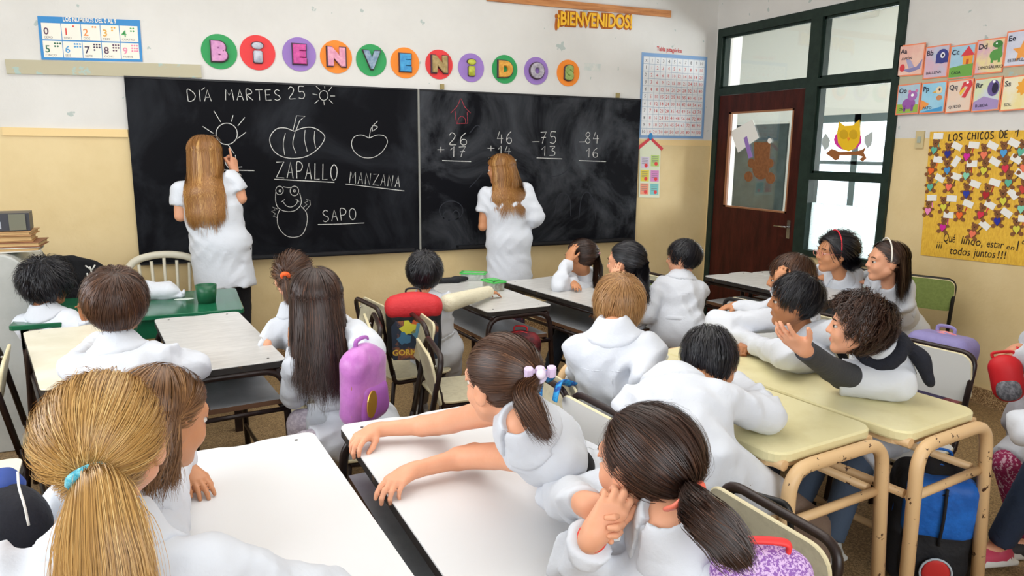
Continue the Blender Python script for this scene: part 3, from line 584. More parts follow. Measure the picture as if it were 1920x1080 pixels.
def a_bear(m, p, W, H_): pg(m, p, W, H_, [(.05, .05), (.95, .05), (.95, .3), (.05, .35)], '9BB84A'); el(m, p, W, H_, .55, .35, .28, .18, '9A5AA8', .0055); el(m, p, W, H_, .68, .6, .2, .16, 'A86AB4', .006); el(m, p, W, H_, .55, .75, .06, .05, 'D87AA8', .0062); el(m, p, W, H_, .84, .75, .06, .05, 'D87AA8', .0062); el(m, p, W, H_, .68, .62, .06, .05, 'FFFFFF', .0065); [pg(m, p, W, H_, [(x, .1), (x+.1, .1), (x+.1, .3), (x, .3)], '8A4A98', .0056) for x in (.34, .66)]
def a_duck(m, p, W, H_): pg(m, p, W, H_, [(.05, .1), (.4, .3), (.05, .45)], 'F09A4A'); pg(m, p, W, H_, [(.05, .05), (.9, .05), (.9, .2)], '4A9AD0', .0046); el(m, p, W, H_, .72, .72, .13, .12, 'F0D8B0', .0055); el(m, p, W, H_, .75, .48, .12, .08, 'D08A5A', .0052); pg(m, p, W, H_, [(.45, .66), (.62, .72), (.6, .64)], 'E8B03A', .006); el(m, p, W, H_, .74, .74, .04, .04, '3A3A4A', .0062)
def a_cheese(m, p, W, H_): pg(m, p, W, H_, [(.5, .6), (.62, .9), (.9, .95), (.97, .8), (.75, .42), (.6, .45), (.8, .75), (.68, .78)], 'D8404A', .0055); pg(m, p, W, H_, [(.5, .6), (.55, .5), (.72, .7), (.62, .78)], 'F0C84A', .0052); el(m, p, W, H_, .78, .88, .05, .04, 'FFFFFF', .006)
def a_wheel(m, p, W, H_): pg(m, p, W, H_, [(.05, .05), (.95, .05), (.95, .3), (.4, .45), (.05, .3)], 'A892C4'); el(m, p, W, H_, .72, .67, .21, .24, '6A5A98', .0055); el(m, p, W, H_, .78, .66, .11, .16, '2A2440', .006); el(m, p, W, H_, .72, .86, .05, .04, 'FFFFFF', .0062)
def a_sun(m, p, W, H_): pg(m, p, W, H_, [(.75+.3*(1 if k % 2 == 0 else .7)*math.cos(math.radians(18*k)), .65+.26*(1 if k % 2 == 0 else .7)*math.sin(math.radians(18*k))) for k in range(20)], 'F0A83A')
for a in ((1692, 86, 1741, 80, 'Aa', 'AVIÓN', 'E8B4A8', 'EFC9B8', a_plane, 'a lilac aeroplane'), (1741, 89, 1788, 82, 'Bb', 'BALLENA', 'D8B4C4', 'B8C4D8', a_whale, 'a dark blue whale'), (1788, 87, 1837, 80, 'Cc', 'CASA', 'A8CCE0', '9CC4DC', a_house, 'an orange house'),
          (1838, 76, 1893, 69, 'Dd', 'DINOSAURIO', 'D8A8C4', 'EAD8A0', a_dino, 'a green dinosaur'), (1894, 60, 1953, 52, 'Ee', 'ESTRELLA', 'C8CCE0', 'D8DAE8', a_star, 'an orange star, cut by the picture edge'),
          (1689, 160, 1733, 155, 'Oo', 'OSO', 'A8C4D8', 'B8D0DC', a_bear, 'a purple bear'), (1734, 156, 1782, 151, 'Pp', 'PATO', '8CC8E4', 'A4D4EA', a_duck, 'a duck on blue'), (1783, 153, 1832, 146, 'Qq', 'QUESO', 'E0D4C8', 'EAD0BC', a_cheese, 'a red wax cheese'),
          (1833, 149, 1886, 142, 'Rr', 'RUEDA', 'CED4E8', 'D8E0B8', a_wheel, 'a purple wheel'), (1887, 145, 1945, 138, 'Ss', 'SOL', 'F0E0A0', 'F0E8CC', a_sun, 'an orange sun at the picture edge')):
    card(*a)

# yellow bear poster
MY = mat('yellow_crayon_paper', 'EBBE42', 0.7, col2='D9A536', nscale=30, thr=(0.4, 0.65), stretch=(1, 3, 1), bump=0.2)
cor = [rw(1745, 247), rw(1727, 478), rw(1900, 497), rw(2010, 506), rw(2010, 243)]
mb = MB(); pts = [(-c[1], c[2]) for c in cor]; mb.prism(pts, 0.002, 0.006, MY, R=PR.R(), off=PR.o); po = mb.build('poster'); tag(po, 'yellow poster LOS CHICOS DE 1° covered in little paper bears with name signs', 'poster')
mi_ = mat('marker_brown_black', '2E2118', 0.5); mb = MB()
def rp(px, py): p = rw(px, py); return (-p[1], p[2])
def ptext(s, p0, p1, h, **k):
    a, b_ = A(rp(*p0)), A(rp(*p1)); r = math.atan2(b_[1]-a[1], b_[0]-a[0]); V, F = text_geo(s, bold=0.004, shear=0.15, **k); V = V.copy(); V[:, 0] -= V[:, 0].min(); V *= A([np.linalg.norm(b_-a)/V[:, 0].max(), h, 1]); c, q = math.cos(r), math.sin(r)
    V[:, :2] = V[:, :2] @ A([[c, q], [-q, c]]); V[:, :2] += a; V[:, 2] = 0.0075; mb.add(PR.P(V), F, mi_)
for wd_, q0, q1 in (('LOS', (1780, 264), (1805, 263)), ('CHICOS', (1815, 262), (1864, 260)), ('DE', (1876, 259), (1891, 258)), ('1', (1903, 257), (1911, 257))):
    mb = MB(); word(mb, wd_, rp(*q0), rp(*q1), 0.043, 0.007, mi_, PR, 0.0075); mb.build('heading_word', po)
mb = MB()
ptext('¡¡¡', (1757, 462), (1768, 463), 0.045); ptext('Qué', (1770, 453), (1792, 455), 0.058); ptext('lindo,', (1803, 457), (1843, 462), 0.052); ptext('estar', (1851, 463), (1883, 466), 0.045); ptext('en', (1888, 467), (1903, 469), 0.03); ptext('1°', (1907, 470), (1922, 471), 0.06)
ptext('todos', (1782, 476), (1820, 480), 0.05); ptext('juntos', (1826, 480), (1867, 484), 0.05); ptext('!!!', (1871, 484), (1888, 485), 0.045)
mb.build('handwriting', po)
MBR = mat('bear_brown_card', '8A5A34', 0.7, col2='7A4C2A', nscale=60); MSG = mat('name_sign_white', 'ECEBE6', 0.6)
hcols = ['5FB39A', '232C8C', 'D4269A', 'F07A5A', '4F9FDC', '5FB39A', 'F06A2A', '4A92CC', '88D0B0', 'D8D044', 'D8304A', 'F07A5A', '5FB39A', 'F2705A', '2A3AA0', 'B0202A', '5FB39A', 'D8D044', 'F08AC0', 'D8D044', 'F06A2A', 'D8304A', '232C9C', '88D0B0', 'D4269A', 'F0785A', 'D8D044', 'C84038']
bears = [(1754, 279), (1779, 286), (1815, 291), (1847, 288), (1884, 284), (1917, 282), (1748, 318), (1778, 317), (1814, 327), (1847, 317), (1887, 313), (1922, 312), (1746, 348), (1781, 348), (1814, 361), (1851, 363), (1893, 340), (1883, 374), (1742, 393), (1771, 386), (1801, 401), (1841, 400), (1872, 412), (1917, 389), (1770, 424), (1826, 436), (1908, 427), (1921, 352)]
signs = [(1761, 255, 0), (1796, 274, -25), (1828, 272, -5), (1863, 273, -25), (1903, 268, -25), (1930, 285, 0), (1761, 299, -5), (1794, 303, 60), (1824, 307, 3), (1867, 303, -28), (1907, 298, -28), (1940, 320, 0), (1764, 334, -25), (1795, 331, -15), (1830, 345, -18), (1867, 342, -15), (1916, 326, -28), (1901, 364, -45), (1749, 371, 4), (1786, 372, 0), (1817, 382, -18), (1858, 384, -25), (1889, 399, -30), (1935, 380, 0), (1780, 403, 0), (1848, 422, -35), (1922, 410, 0), (1935, 345, 0)]
random.seed(3)
for i, ((px, py), (sx, sy, sr)) in enumerate(zip(bears, signs)):
    x, y = rp(px, py); s = 0.050; tlt = random.uniform(-.2, .2); c, q = math.cos(tlt), math.sin(tlt); mb = MB()
    def tr(o): return [(x+(a*c-b*q)*s, y+(a*q+b*c)*s) for a, b in o]
    for (cx, cy, rx, ry, d) in ((0, -.15, .5, .62, 0), (0, .75, .44, .42, .0006), (-.36, 1.1, .17, .17, .0003), (.36, 1.1, .17, .17, .0003), (-.55, .1, .3, .2, .0003), (.55, .1, .3, .2, .0003), (-.5, -.75, .27, .25, .0009), (.5, -.75, .27, .25, .0009)):
        PR.poly(mb, tr(circle(cx, cy, rx, 12, ry)), MBR, 0.0075+d, 0.0012)
    mm = mat('bear_ink', '2A1A10', 0.6)
    for cx, cy, r in ((-.15, .85, .05), (.15, .85, .05), (0, .68, .09)): PR.poly(mb, tr(circle(cx, cy, r, 8)), mm, 0.0102)
    be = mb.build('paper_bear', po); mb = MB(); hm = mat('heart_'+hcols[i], hcols[i], 0.6)
    PR.poly(mb, tr([(0, -.75), (-.42, -.15), (-.38, .15), (-.18, .25), (0, .1), (.18, .25), (.38, .15), (.42, -.15)]), hm, 0.0108, 0.001); mb.build('paper_heart', be)
    mb = MB(); X, Y_ = rp(sx, sy); PR.stroke(mb, [(x+0.028, y+0.005), (X, Y_)], 0.007, [hm, PC('3A2A20'), PC('C03030')][i % 3], 0.0072)
    r = math.radians(sr); PR.poly(mb, [(X+a*math.cos(r)-b*math.sin(r), Y_+a*math.sin(r)+b*math.cos(r)) for a, b in ((-.034, -.020), (.034, -.020), (.034, .020), (-.034, .020))], MSG, 0.0085, 0.001); mb.build('name_sign', be)
p = rw(1726, 262); o = MB().box((XR-0.006, p[1], p[2]), (0.012, 0.06, 0.115), mat('switch_cream', 'C9B88C', 0.5), None, 0.0).build('light_switch'); tag(o, 'cream light switch plate just left of the yellow poster', 'switch'); MB().box((XR-0.014, p[1], p[2]), (0.008, 0.025, 0.04), mat('switch_grey', 'A8AFA0', 0.5)).build('switch_rocker', o)

# cut-outs on the glass
def onglass(px, py, x=XR+0.004): p = atX(px, py, x); return (-p[1], p[2])
PG = Plane((XR+0.004, 0, 0), (0, -1, 0), (0, 0, 1), (-1, 0, 0)); PW = Plane((XR+0.022, 0, 0), (0, -1, 0), (0, 0, 1), (-1, 0, 0))
def gpoly(mb, pts, m, d, X=None, pl=PG): pl.poly(mb, [(-atX(a, b, pl.o[0])[1], atX(a, b, pl.o[0])[2]) for a, b in pts], m, d, 0.0012)
MTB = mat('brown_felt_paper', '8C5A35', 0.75, col2='7C4E2C', nscale=40)
mb = MB()
for pts in ([(1414, 267), (1445, 267), (1443, 300), (1415, 300)], circ(1409, 306, 7, 9, 12)[:-1], circ(1443, 306, 8, 9, 12)[:-1], circ(1427, 315, 16, 22, 16)[:-1], circ(1404, 331, 8, 10, 12)[:-1], circ(1445, 334, 9, 11, 12)[:-1]): gpoly(mb, pts, MTB, 0.001+0.0004*len(mb.v))
o = mb.build('paper_bear_cutout'); tag(o, 'large brown paper bear stuck on the door glass', 'decoration')
mb = MB(); gpoly(mb, [(1370, 247), (1411, 224), (1423, 258), (1384, 286)], MSG, 0.001); o = mb.build('paper_sheet'); tag(o, 'tilted white sheet stuck on the door glass above the bear', 'paper'); mb = MB(); gpoly(mb, [(1395, 259), (1401, 255), (1411, 294), (1404, 297)], PUR, 0.003); mb.build('purple_strip', o)
mb = MB(); gpoly(mb, circ(1444, 264, 4, 5, 10)[:-1], MSG, 0.0045); tag(mb.build('paper_flower'), 'tiny white paper flower above the door bear', 'decoration')
MOW = mat('owl_yellow_card', 'F0C21E', 0.6); mb = MB(); gpoly(mb, [(1574, 228), (1584, 236), (1600, 235), (1612, 224), (1614, 250), (1612, 266), (1604, 278), (1592, 284), (1580, 279), (1572, 268), (1570, 250)], MOW, 0.003, pl=PW)
o = mb.build('paper_owl'); tag(o, 'yellow paper owl with pink wings on the side window', 'decoration'); mb = MB(); gpoly(mb, circ(1590, 262, 26, 20, 18)[:-1], mat('owl_pink', 'D838A0', 0.6), 0.001, pl=PW); mb.build('pink_wings', o)
mb = MB()
for x in (1583, 1601): gpoly(mb, circ(x, 252, 8, 9, 12)[:-1], mat('owl_eye', 'D4A818', 0.6), 0.005, pl=PW)
gpoly(mb, [(1589, 258), (1595, 258), (1592, 265)], ORG, 0.006, pl=PW); mb.build('face', o)
mb = MB(); gpoly(mb, [(1549, 288), (1560, 279), (1568, 282), (1575, 285), (1605, 284), (1616, 281), (1624, 276), (1620, 286), (1625, 297), (1618, 303), (1612, 299), (1618, 294), (1610, 291), (1575, 291), (1573, 299), (1566, 301), (1560, 295)], mat('branch_brown', '9A5E30', 0.7), 0.002, pl=PW); tag(mb.build('paper_branch'), 'brown paper branch under the yellow owl', 'decoration')
for x, y, wh in ((1549, 266, 'left'), (1629, 262, 'right')):
    mb = MB(); s_ = 1 if wh == 'right' else 0; gpoly(mb, [(x-8, y+4), (x-7, y-6), (x+(8 if s_ else 0), y-16), (x+8, y-3), (x+5, y+10), (x-2, y+16)], mat('leaf_grey', 'B4BEBC', 0.6), 0.002, pl=PW); tag(mb.build('paper_leaf'), f'grey paper leaf to the {wh} of the owl', 'decoration')
# ------------------------------------------------------------------ desks and chairs
M_brown = mat('dark_brown_tube', '2C1C18', 0.35, col2='1E1312', nscale=10)
M_blackt = mat('black_tube', '1C1A1A', 0.35)
M_beige = mat('chipped_beige_tube', 'DDB98A', 0.4, col2='4A2E20', nscale=26, thr=(0.635, 0.645))
M_lamw = mat('white_laminate', 'EDECEA', 0.33, col2='E2E1E0', nscale=4, spec=0.5)
M_lamg = mat('pale_grey_laminate', 'D2D1CE', 0.3, col2='C4C3C0', nscale=9, stretch=(1, 6, 1), spec=0.5)
M_lamc = mat('cream_laminate', 'E6E1CE', 0.35, col2='DCD6C0', nscale=5)
M_lamy = mat('yellow_cream_laminate', 'E2D9AA', 0.35, col2='D4C894', nscale=6, thr=(0.5, 0.8))
M_edge = mat('black_edge_band', '2A2624', 0.5, col2='5A4634', nscale=22, thr=(0.6, 0.64))
M_edgey = mat('cream_edge', 'D9C88E', 0.45)
M_shelf = mat('grey_shelf_laminate', 'A8ABAF', 0.35, col2='989BA0', nscale=6)
M_shelfw = mat('shelf_worn_edge', '6A4A34', 0.6)
M_ply = mat('cream_plywood', 'C8C0A4', 0.42, col2='B8AF94', nscale=40, thr=(0.45, 0.7))
M_plyw = mat('white_plywood', 'E0E0DC', 0.4); M_plyg = mat('olive_green_plywood', '8FA05C', 0.5, col2='839552', nscale=60)
M_plyedge = mat('plywood_pale_edge', 'D8CDA8', 0.5)
def wavy(w, l, r=0.03, notch=True):
    o = [(-w/2+r, -l/2), (w/2-r, -l/2)]+[(w/2-r+r*math.sin(a), -l/2+r-r*math.cos(a)) for a in (0.5, 1.0)]+[(w/2, -l/2+r), (w/2, l/2-r)]+[(w/2-r+r*math.cos(a), l/2-r+r*math.sin(a)) for a in (0.5, 1.0)]+[(w/2-r, l/2)]
    if notch: o += [(0.06, l/2-0.004), (0.02, l/2-0.018), (-0.02, l/2-0.018), (-0.06, l/2-0.004)]
    return o+[(-w/2+r, l/2)]+[(-w/2+r-r*math.sin(a), l/2-r+r*math.cos(a)) for a in (0.5, 1.0)]+[(-w/2, l/2-r), (-w/2, -l/2+r)]+[(-w/2+r-r*math.cos(a), -l/2+r-r*math.sin(a)) for a in (0.5, 1.0)]
def desk(label, cx, cy, yaw, w, l, z=0.70, top=None, style='dark', group=None, tr=None):
    o = empty('school_desk', (cx, cy, 0), math.radians(yaw), label, 'desk', group)
    dark = style == 'dark'; T = 0.022 if dark else 0.034; mt = tr or (M_brown if dark else M_beige); r = 0.0145 if dark else 0.021
    out = wavy(w, l) if dark else rrect(w, l, 0.055)
    MB().prism(out, z-T*0.25 if dark else z-T, z, top, bev=0.002 if dark else 0.006).build('desktop', o)
    if dark: MB().prism([(a*1.002, b*1.001) for a, b in out], z-T-0.006, z-T*0.25-0.0005, M_edge).build('edge_band', o)
    else: MB().prism([(a*.95, b*.97) for a, b in out], z-T-0.018, z-T-0.0005, mat('beige_panel', 'D9B98C', 0.5)).build('under_panel', o)
    e = 0.03 if dark else 0.045; zt = z-T-r-0.004 if dark else z-T-0.0
    for s in (-1, 1):
        y = s*(l/2+(-0.012 if dark else e*0.75)); yo = s*0.03
        P = [(-w/2-0.015, y+yo, 0.004), (-w/2+0.012, y, zt), (w/2-0.012, y, zt), (w/2+0.015, y+yo, 0.004)]
        MB().tube(arcbend(P, 0.085, 7), r, mt, 10).build('leg_frame', o)
    for s in (-1, 1):
        MB().tube([(s*(w/2-0.03), -l/2, zt-0.003), (s*(w/2-0.03), l/2, zt-0.003)], r*0.8, mt, 8).build('top_rail', o)
        MB().tube([(s*(w/2-0.018), -l/2-0.005, z-0.2), (s*(w/2-0.018), l/2+0.005, z-0.2)], r*0.7, mt, 8).build('side_rail', o)
        MB().tube([(s*(w/2+0.005), -l/2-0.012, 0.12), (s*(w/2+0.005), l/2+0.012, 0.12)], r*0.7, mt, 8).build('foot_rail', o)
    for s in (-1, 1): MB().tube([(-w/2, s*(l/2+(0.0 if dark else 0.03)), z-0.2), (w/2, s*(l/2+(0.0 if dark else 0.03)), z-0.2)], r*0.7, mt, 8).build('cross_rail', o)
    if dark:
        b = MB(); b.prism([(-w/2+0.02, -l/2+0.02), (w/2-0.02, -l/2+0.02), (w/2-0.02, l/2-0.02), (-w/2+0.02, l/2-0.02)], z-0.185, z-0.165, M_shelf, mside=M_shelfw); b.build('shelf', o)
    ms = mat('screw_dark', '3A3835', 0.4)
    sc = [(-w/2+0.06, -l/2+0.05), (w/2-0.06, -l/2+0.05), (-w/2+0.06, l/2-0.05), (w/2-0.06, l/2-0.05)]
    for x, y in (sc if dark else []): MB().prism(circle(x, y, 0.005, 10), z-0.001, z+0.0008, ms).build('screw', o)
    return o
M_lamw2 = mat('bright_white_laminate', 'DEDEDF', 0.4, spec=0.4)
DK = {}
DK['8'] = desk('large white topped desk in the left foreground, nearest the blonde ponytail', 0.145, 1.65, 4, 0.42, 1.0, top=M_lamw2)
DK['9'] = desk('white topped desk in the centre foreground under two bare outstretched arms', 0.65, 1.68, 2, 0.46, 1.02, top=M_lamw2)
DK['10'] = desk('cream topped desk at the far left edge behind the dark blue bag', -0.62, 1.76, 4, 0.42, 1.02, top=M_lamc)
DK['2'] = desk('cream topped desk at the left, under the brown-haired boy\'s left arm', -0.385, 3.33, 12, 0.40, 0.98, z=0.73, top=M_lamc)
DK['3'] = desk('pale grey topped desk with shelf, left of the long dark-haired girl', 0.09, 3.35, 6.5, 0.385, 0.99, z=0.73, top=M_lamg)
DK['4'] = desk('pale grey desk with open shelf under the plaster cast and pencil box', 1.607, 4.01, 5, 0.41, 1.0, top=M_lamg)
DK['5'] = desk('pale desk right of the pencil box where the girl rests her elbows', 2.18, 3.86, 9, 0.42, 0.98, top=M_lamg)
DK['6a'] = desk('white topped desk with worn black edge nearest the brown door', 3.335, 3.35, 6, 0.38, 0.9, z=0.75, top=M_lamg)
DK['6b'] = desk('white topped desk where the two hairband girls lean, by the right wall', 3.725, 3.34, 6, 0.38, 0.9, z=0.75, top=M_lamg)
DK['7a'] = desk('yellow cream desk with chipped beige tube legs, left of the joined pair', 1.674, 2.02, 6, 0.455, 1.08, top=M_lamy, style='beige')
DK['7b'] = desk('yellow cream desk with chipped beige tube legs, right of the joined pair', 2.14, 2.0, 7, 0.43, 1.1, top=M_lamy, style='beige')

CHAIR = {}
def make_chair(mp, mf, label):
    o = empty('school_chair', (0, 0, 0), 0, label, 'chair'); r = 0.0115
    MB().prism(rrect(0.36, 0.35, 0.06, cy=0.01), 0.395, 0.407, mp, bev=0.003, mside=M_plyedge).build('seat', o)
    tl = rotm(-12, 0, 0)
    MB().prism(rrect(0.35, 0.21, 0.045), 0, 0.011, mp, R=tl @ rotm(90, 0, 0), off=(0, -0.196, 0.675), bev=0.003, mside=M_plyedge).build('backrest', o)
    P = [(-0.175, -0.235, 0.79), (0.175, -0.235, 0.79)]
    b = arcbend([(-0.165, -0.16, 0.43), (-0.17, -0.225, 0.775), (0.17, -0.225, 0.775), (0.165, -0.16, 0.43)], 0.06, 6); MB().tube(b, r, mf, 9).build('back_frame', o)
    f = arcbend([(-0.165, -0.16, 0.45), (-0.165, -0.15, 0.38), (-0.155, 0.15, 0.38), (0.155, 0.15, 0.38), (0.165, -0.15, 0.38), (0.165, -0.16, 0.45)], 0.045, 5); MB().tube(f, r, mf, 9).build('seat_frame', o)
    for sx in (-1, 1):
        for y0, y1 in ((0.13, 0.16), (-0.15, -0.2)): MB().tube([(sx*0.155, y0, 0.385), (sx*0.175, y1, 0.003)], r, mf, 8).build('leg', o)
    for x, y, z in ((-.13, -.2, .73), (.13, -.2, .73)): MB().ell((x, y-0.008, z), (0.006, 0.006, 0.006), M_metal, seg=8, rings=4).build('screw', o)
    return o
def chair(x, y, az, kind, label):
    """az: direction in degrees the sitter faces"""
    mp, mf = {'cream': (M_ply, M_brown), 'white': (M_plyw, M_blackt), 'green': (M_plyg, M_blackt), 'white2': (M_plyw, M_brown)}[kind]
    if kind not in CHAIR: o = CHAIR[kind] = make_chair(mp, mf, label)
    else: o = copy_tree(CHAIR[kind])
    o.location = (x, y, 0); o.rotation_euler = (0, 0, math.radians(az-90)); o['label'] = label; return o
chair(1.05, 3.64, 8, 'cream', 'cream plywood chair holding the boy with the red backpack')
chair(1.19, 3.20, -2, 'cream', 'empty cream plywood chair in front of the red backpack')
chair(2.80, 3.56, 14, 'green', 'green backed chair left of the dark-haired boy near the door')
chair(4.12, 3.0, 205, 'green', 'green backed chair against the right wall behind the white headband girl')
chair(2.90, 2.92, 10, 'white', 'white backed chair with black tube, a hand resting on its top')
chair(2.57, 1.90, 188, 'white2', 'white backed chair behind the curly-haired boy')
chair(-0.46, 3.22, 6, 'cream', 'brown tube chair at the far left beside the grey cabinet')
chair(0.66, 2.72, 172, 'cream', 'chair under the long dark-haired girl, pink backpack on its back')
chair(0.92, 1.80, 185, 'white2', 'white backed chair of the girl with outstretched bare arms')
chair(1.33, 2.16, 0, 'cream', 'grey cream chair with blue straps over it, behind the blond boy')
chair(0.93, 1.10, 182, 'cream', 'cream chair in the right foreground behind the girl with clasped hands')
# chairs of the other seated children (mostly hidden)
chair(-0.17, 2.62, 88, 'cream', 'chair under the brown-haired boy between the two left desks')
chair(-0.30, 1.05, 60, 'cream', 'chair under the blonde ponytail girl in the left foreground')
chair(-0.36, 1.62, 20, 'cream', 'chair under the child beside the blonde ponytail girl')
chair(0.56, 3.25, 172, 'cream', 'chair under the girl with the orange hair tie')
chair(2.58, 4.12, 188, 'cream', 'chair under the girl holding her head')
chair(2.52, 3.70, 186, 'cream', 'chair under the dark ponytail girl behind the blond boy')
chair(2.62, 2.38, 188, 'cream', 'chair under the black-haired boy in profile at the yellow desk')
chair(3.95, 3.42, 186, 'cream', 'chair under the girl in the red hairband')

# green teacher's table
MG_ = mat('green_enamel_top', '1F6B4A', 0.16, col2='1A5C40', nscale=4, spec=0.6)
o = empty('teacher_table', (-0.26, 4.37, 0), 0, 'glossy green teacher\'s table at the left in front of the blackboard', 'table')
MB().prism(rrect(1.06, 0.64, 0.02), 0.675, 0.70, MG_, bev=0.004).build('tabletop', o)
MB().box((0, 0.27, 0.62), (0.98, 0.02, 0.1), MG_).build('apron', o); MB().box((0, -0.27, 0.62), (0.98, 0.02, 0.1), MG_).build('apron', o)
for x in (-.47, .47):
    for y in (-.26, .26): MB().box((x, y, 0.337), (0.04, 0.04, 0.674), M_brown).build('leg', o)
cp = atZ(388, 567, 0.70)
o = MB().lathe([(0.001, 0), (0.045, 0.0), (0.052, 0.05), (0.056, 0.1), (0.052, 0.1), (0.046, 0.02), (0.001, 0.012)], (cp[0], cp[1], 0.70), mat('green_cup', '1E5A3C', 0.35), 24).build('cup'); tag(o, 'green plastic cup standing on the green table', 'cup')
# white plastic garden chair behind it
MPL = mat('white_plastic', 'DFDAC8', 0.35); gx, gy = atY(300, 500, 5.0)[0]+0.02, 5.0
o = empty('plastic_chair', (gx, gy, 0), 0, 'white plastic garden chair with slatted arched back behind the green table', 'chair')
MB().prism(rrect(0.46, 0.44, 0.06, cy=-0.02), 0.41, 0.44, MPL, bev=0.01).build('seat', o)
arch = [(-0.24, 0.17, 0.40), (-0.25, 0.2, 0.62), (-0.2, 0.23, 0.79), (-0.08, 0.245, 0.845), (0.08, 0.245, 0.845), (0.2, 0.23, 0.79), (0.25, 0.2, 0.62), (0.24, 0.17, 0.40)]
MB().tube(smooth_path(arch, 5), 0.024, MPL, 10).build('back_frame', o)
for i in range(5): x = -0.15+0.075*i; MB().tube([(x*.9, 0.19, 0.43), (x, 0.238, 0.83-abs(x)*0.25)], 0.023, MPL, 8, flat=0.45).build('slat', o)
for s in (-1, 1):
    MB().tube(smooth_path([(s*0.25, 0.2, 0.64), (s*0.28, 0.0, 0.65), (s*0.27, -0.2, 0.63), (s*0.24, -0.22, 0.42)], 5), 0.02, MPL, 8).build('armrest', o)
    for y in (-.2, .18): MB().tube([(s*0.21, y, 0.42), (s*0.25, y*1.15, 0.003)], 0.022, MPL, 8).build('leg', o)

# grey cabinet with books at the left edge
MGC = mat('light_grey_enamel', 'B4B6B2', 0.35, col2='A6A8A4', nscale=3); zc = atY(30, 476, 4.25)[2]; xr_ = atY(56, 560, 4.25)[0]
mb = MB(); Rc = rotm(90, 0, 0); oo = [(-0.55, 0), (0, 0), (0, zc-0.12)]+[(-0.12+0.12*math.cos(a), zc-0.12+0.12*math.sin(a)) for a in np.linspace(0.2, math.pi/2, 6)]+[(-0.55, zc)]
mb.prism(oo, 0, 0.6, MGC, R=Rc, off=(xr_, 4.85, 0), bev=0.008); o = mb.build('metal_cabinet'); tag(o, 'light grey rounded metal cabinet at the left edge with books on top', 'cabinet')
MB().box((xr_-0.28, 4.243, zc*0.55), (0.012, 0.012, 0.2), M_metal).build('handle', o)
zz = zc; bk = [(0.30, 0.22, 0.022, 'D8D4C8', 'white spined flat book, lowest in the cabinet pile', 0.04), (0.31, 0.21, 0.026, '8A5A3C', 'reddish brown book, second from the bottom of the cabinet pile', 0.05), (0.29, 0.2, 0.03, 'A67A4A', 'tan book near the middle of the cabinet pile', 0.02), (0.28, 0.2, 0.022, 'B48A5C', 'pale brown book under the dark box', 0.03)]
for i, (w_, d_, h_, c, lb, dx) in enumerate(bk):
    b = MB(); R_ = rotm(0, 0, (-1)**i*3); x = xr_-0.14+dx; b.box((x, 4.42, zz+0.002), (w_, d_, 0.004), mat('cover_'+c, c, 0.6), R_); b.box((x, 4.42, zz+h_-0.003), (w_, d_, 0.004), mat('cover_'+c, c, 0.6), R_); b.box((x-w_/2+0.004, 4.42, zz+h_/2), (0.006, d_, h_-0.002), mat('cover_'+c, c, 0.6), R_)
    bo = b.build('book'); tag(bo, lb, 'book', 'books piled on the cabinet'); MB().box((x, 4.42, zz+h_/2), (w_-0.015, d_-0.012, h_-0.01), mat('book_pages', 'C2A06E', 0.8), R_).build('pages', bo); zz += h_+0.001
o = MB().box((xr_-0.12, 4.42, zz+0.045), (0.27, 0.17, 0.088), mat('dark_box_card', '34363E', 0.4), rotm(0, 0, 4)).build('box'); tag(o, 'dark box with pale label strip on top of the pile of books', 'box')
MB().box((xr_-0.16, 4.333, zz+0.03), (0.12, 0.004, 0.035), mat('box_label', '9AA0AA', 0.5), rotm(0, 0, 4)).build('label_strip', o)
MB().box((xr_-0.03, 4.333, zz+0.045), (0.07, 0.004, 0.08), mat('box_side_olive', '6A6A5A', 0.5), rotm(0, 0, 4)).build('side_panel', o)
p = atZ(12, 700, 0.6); 
o = MB().box((p[0]-0.33, 3.05, 0.36), (0.5, 0.5, 0.72), mat('mustard_paint', 'B8913A', 0.5, col2='9A7830', nscale=8), None).build('low_cupboard'); tag(o, 'mustard yellow low cupboard cut by the left edge of the picture', 'cupboard')
MB().box((p[0]-0.33, 2.795, 0.36), (0.42, 0.012, 0.6), mat('mustard_door', 'C49A40', 0.5)).build('door', o)
# ------------------------------------------------------------------ signed-distance modelling of bodies and cloth
def rc(a, b, ra, rb, k=0.02, m=0, cut=None, wr=0, op='u', flat=None):
    """round cone a->b. cut: (point, normal) keeps the side opposite the normal; flat: (dir, scale) squashes along dir"""
    return dict(t='rc', a=A(a, float), b=A(b, float), ra=ra, rb=rb, k=k, m=m, cut=cut, wr=wr, op=op, flat=flat)
def el3(c, r, R=None, k=0.02, m=0, op='u', cut=None): return dict(t='el', c=A(c, float), r=A(r, float), R=np.eye(3) if R is None else np.asarray(R, float), k=k, m=m, op=op, cut=cut)
def bx3(c, r, R=None, rnd=0.01, k=0.02, m=0, op='u'): return dict(t='bx', c=A(c, float), r=A(r, float), R=np.eye(3) if R is None else np.asarray(R, float), rnd=rnd, k=k, m=m, op=op, cut=None)
def _bb(p):
    if p['t'] == 'rc':
        r = max(p['ra'], p['rb'])+p['wr']; return np.minimum(p['a'], p['b'])-r, np.maximum(p['a'], p['b'])+r
    e = np.sqrt(((p['R']*p['r'])**2).sum(1)) if p['t'] == 'el' else (np.abs(p['R'])*p['r']).sum(1)
    return p['c']-e, p['c']+e
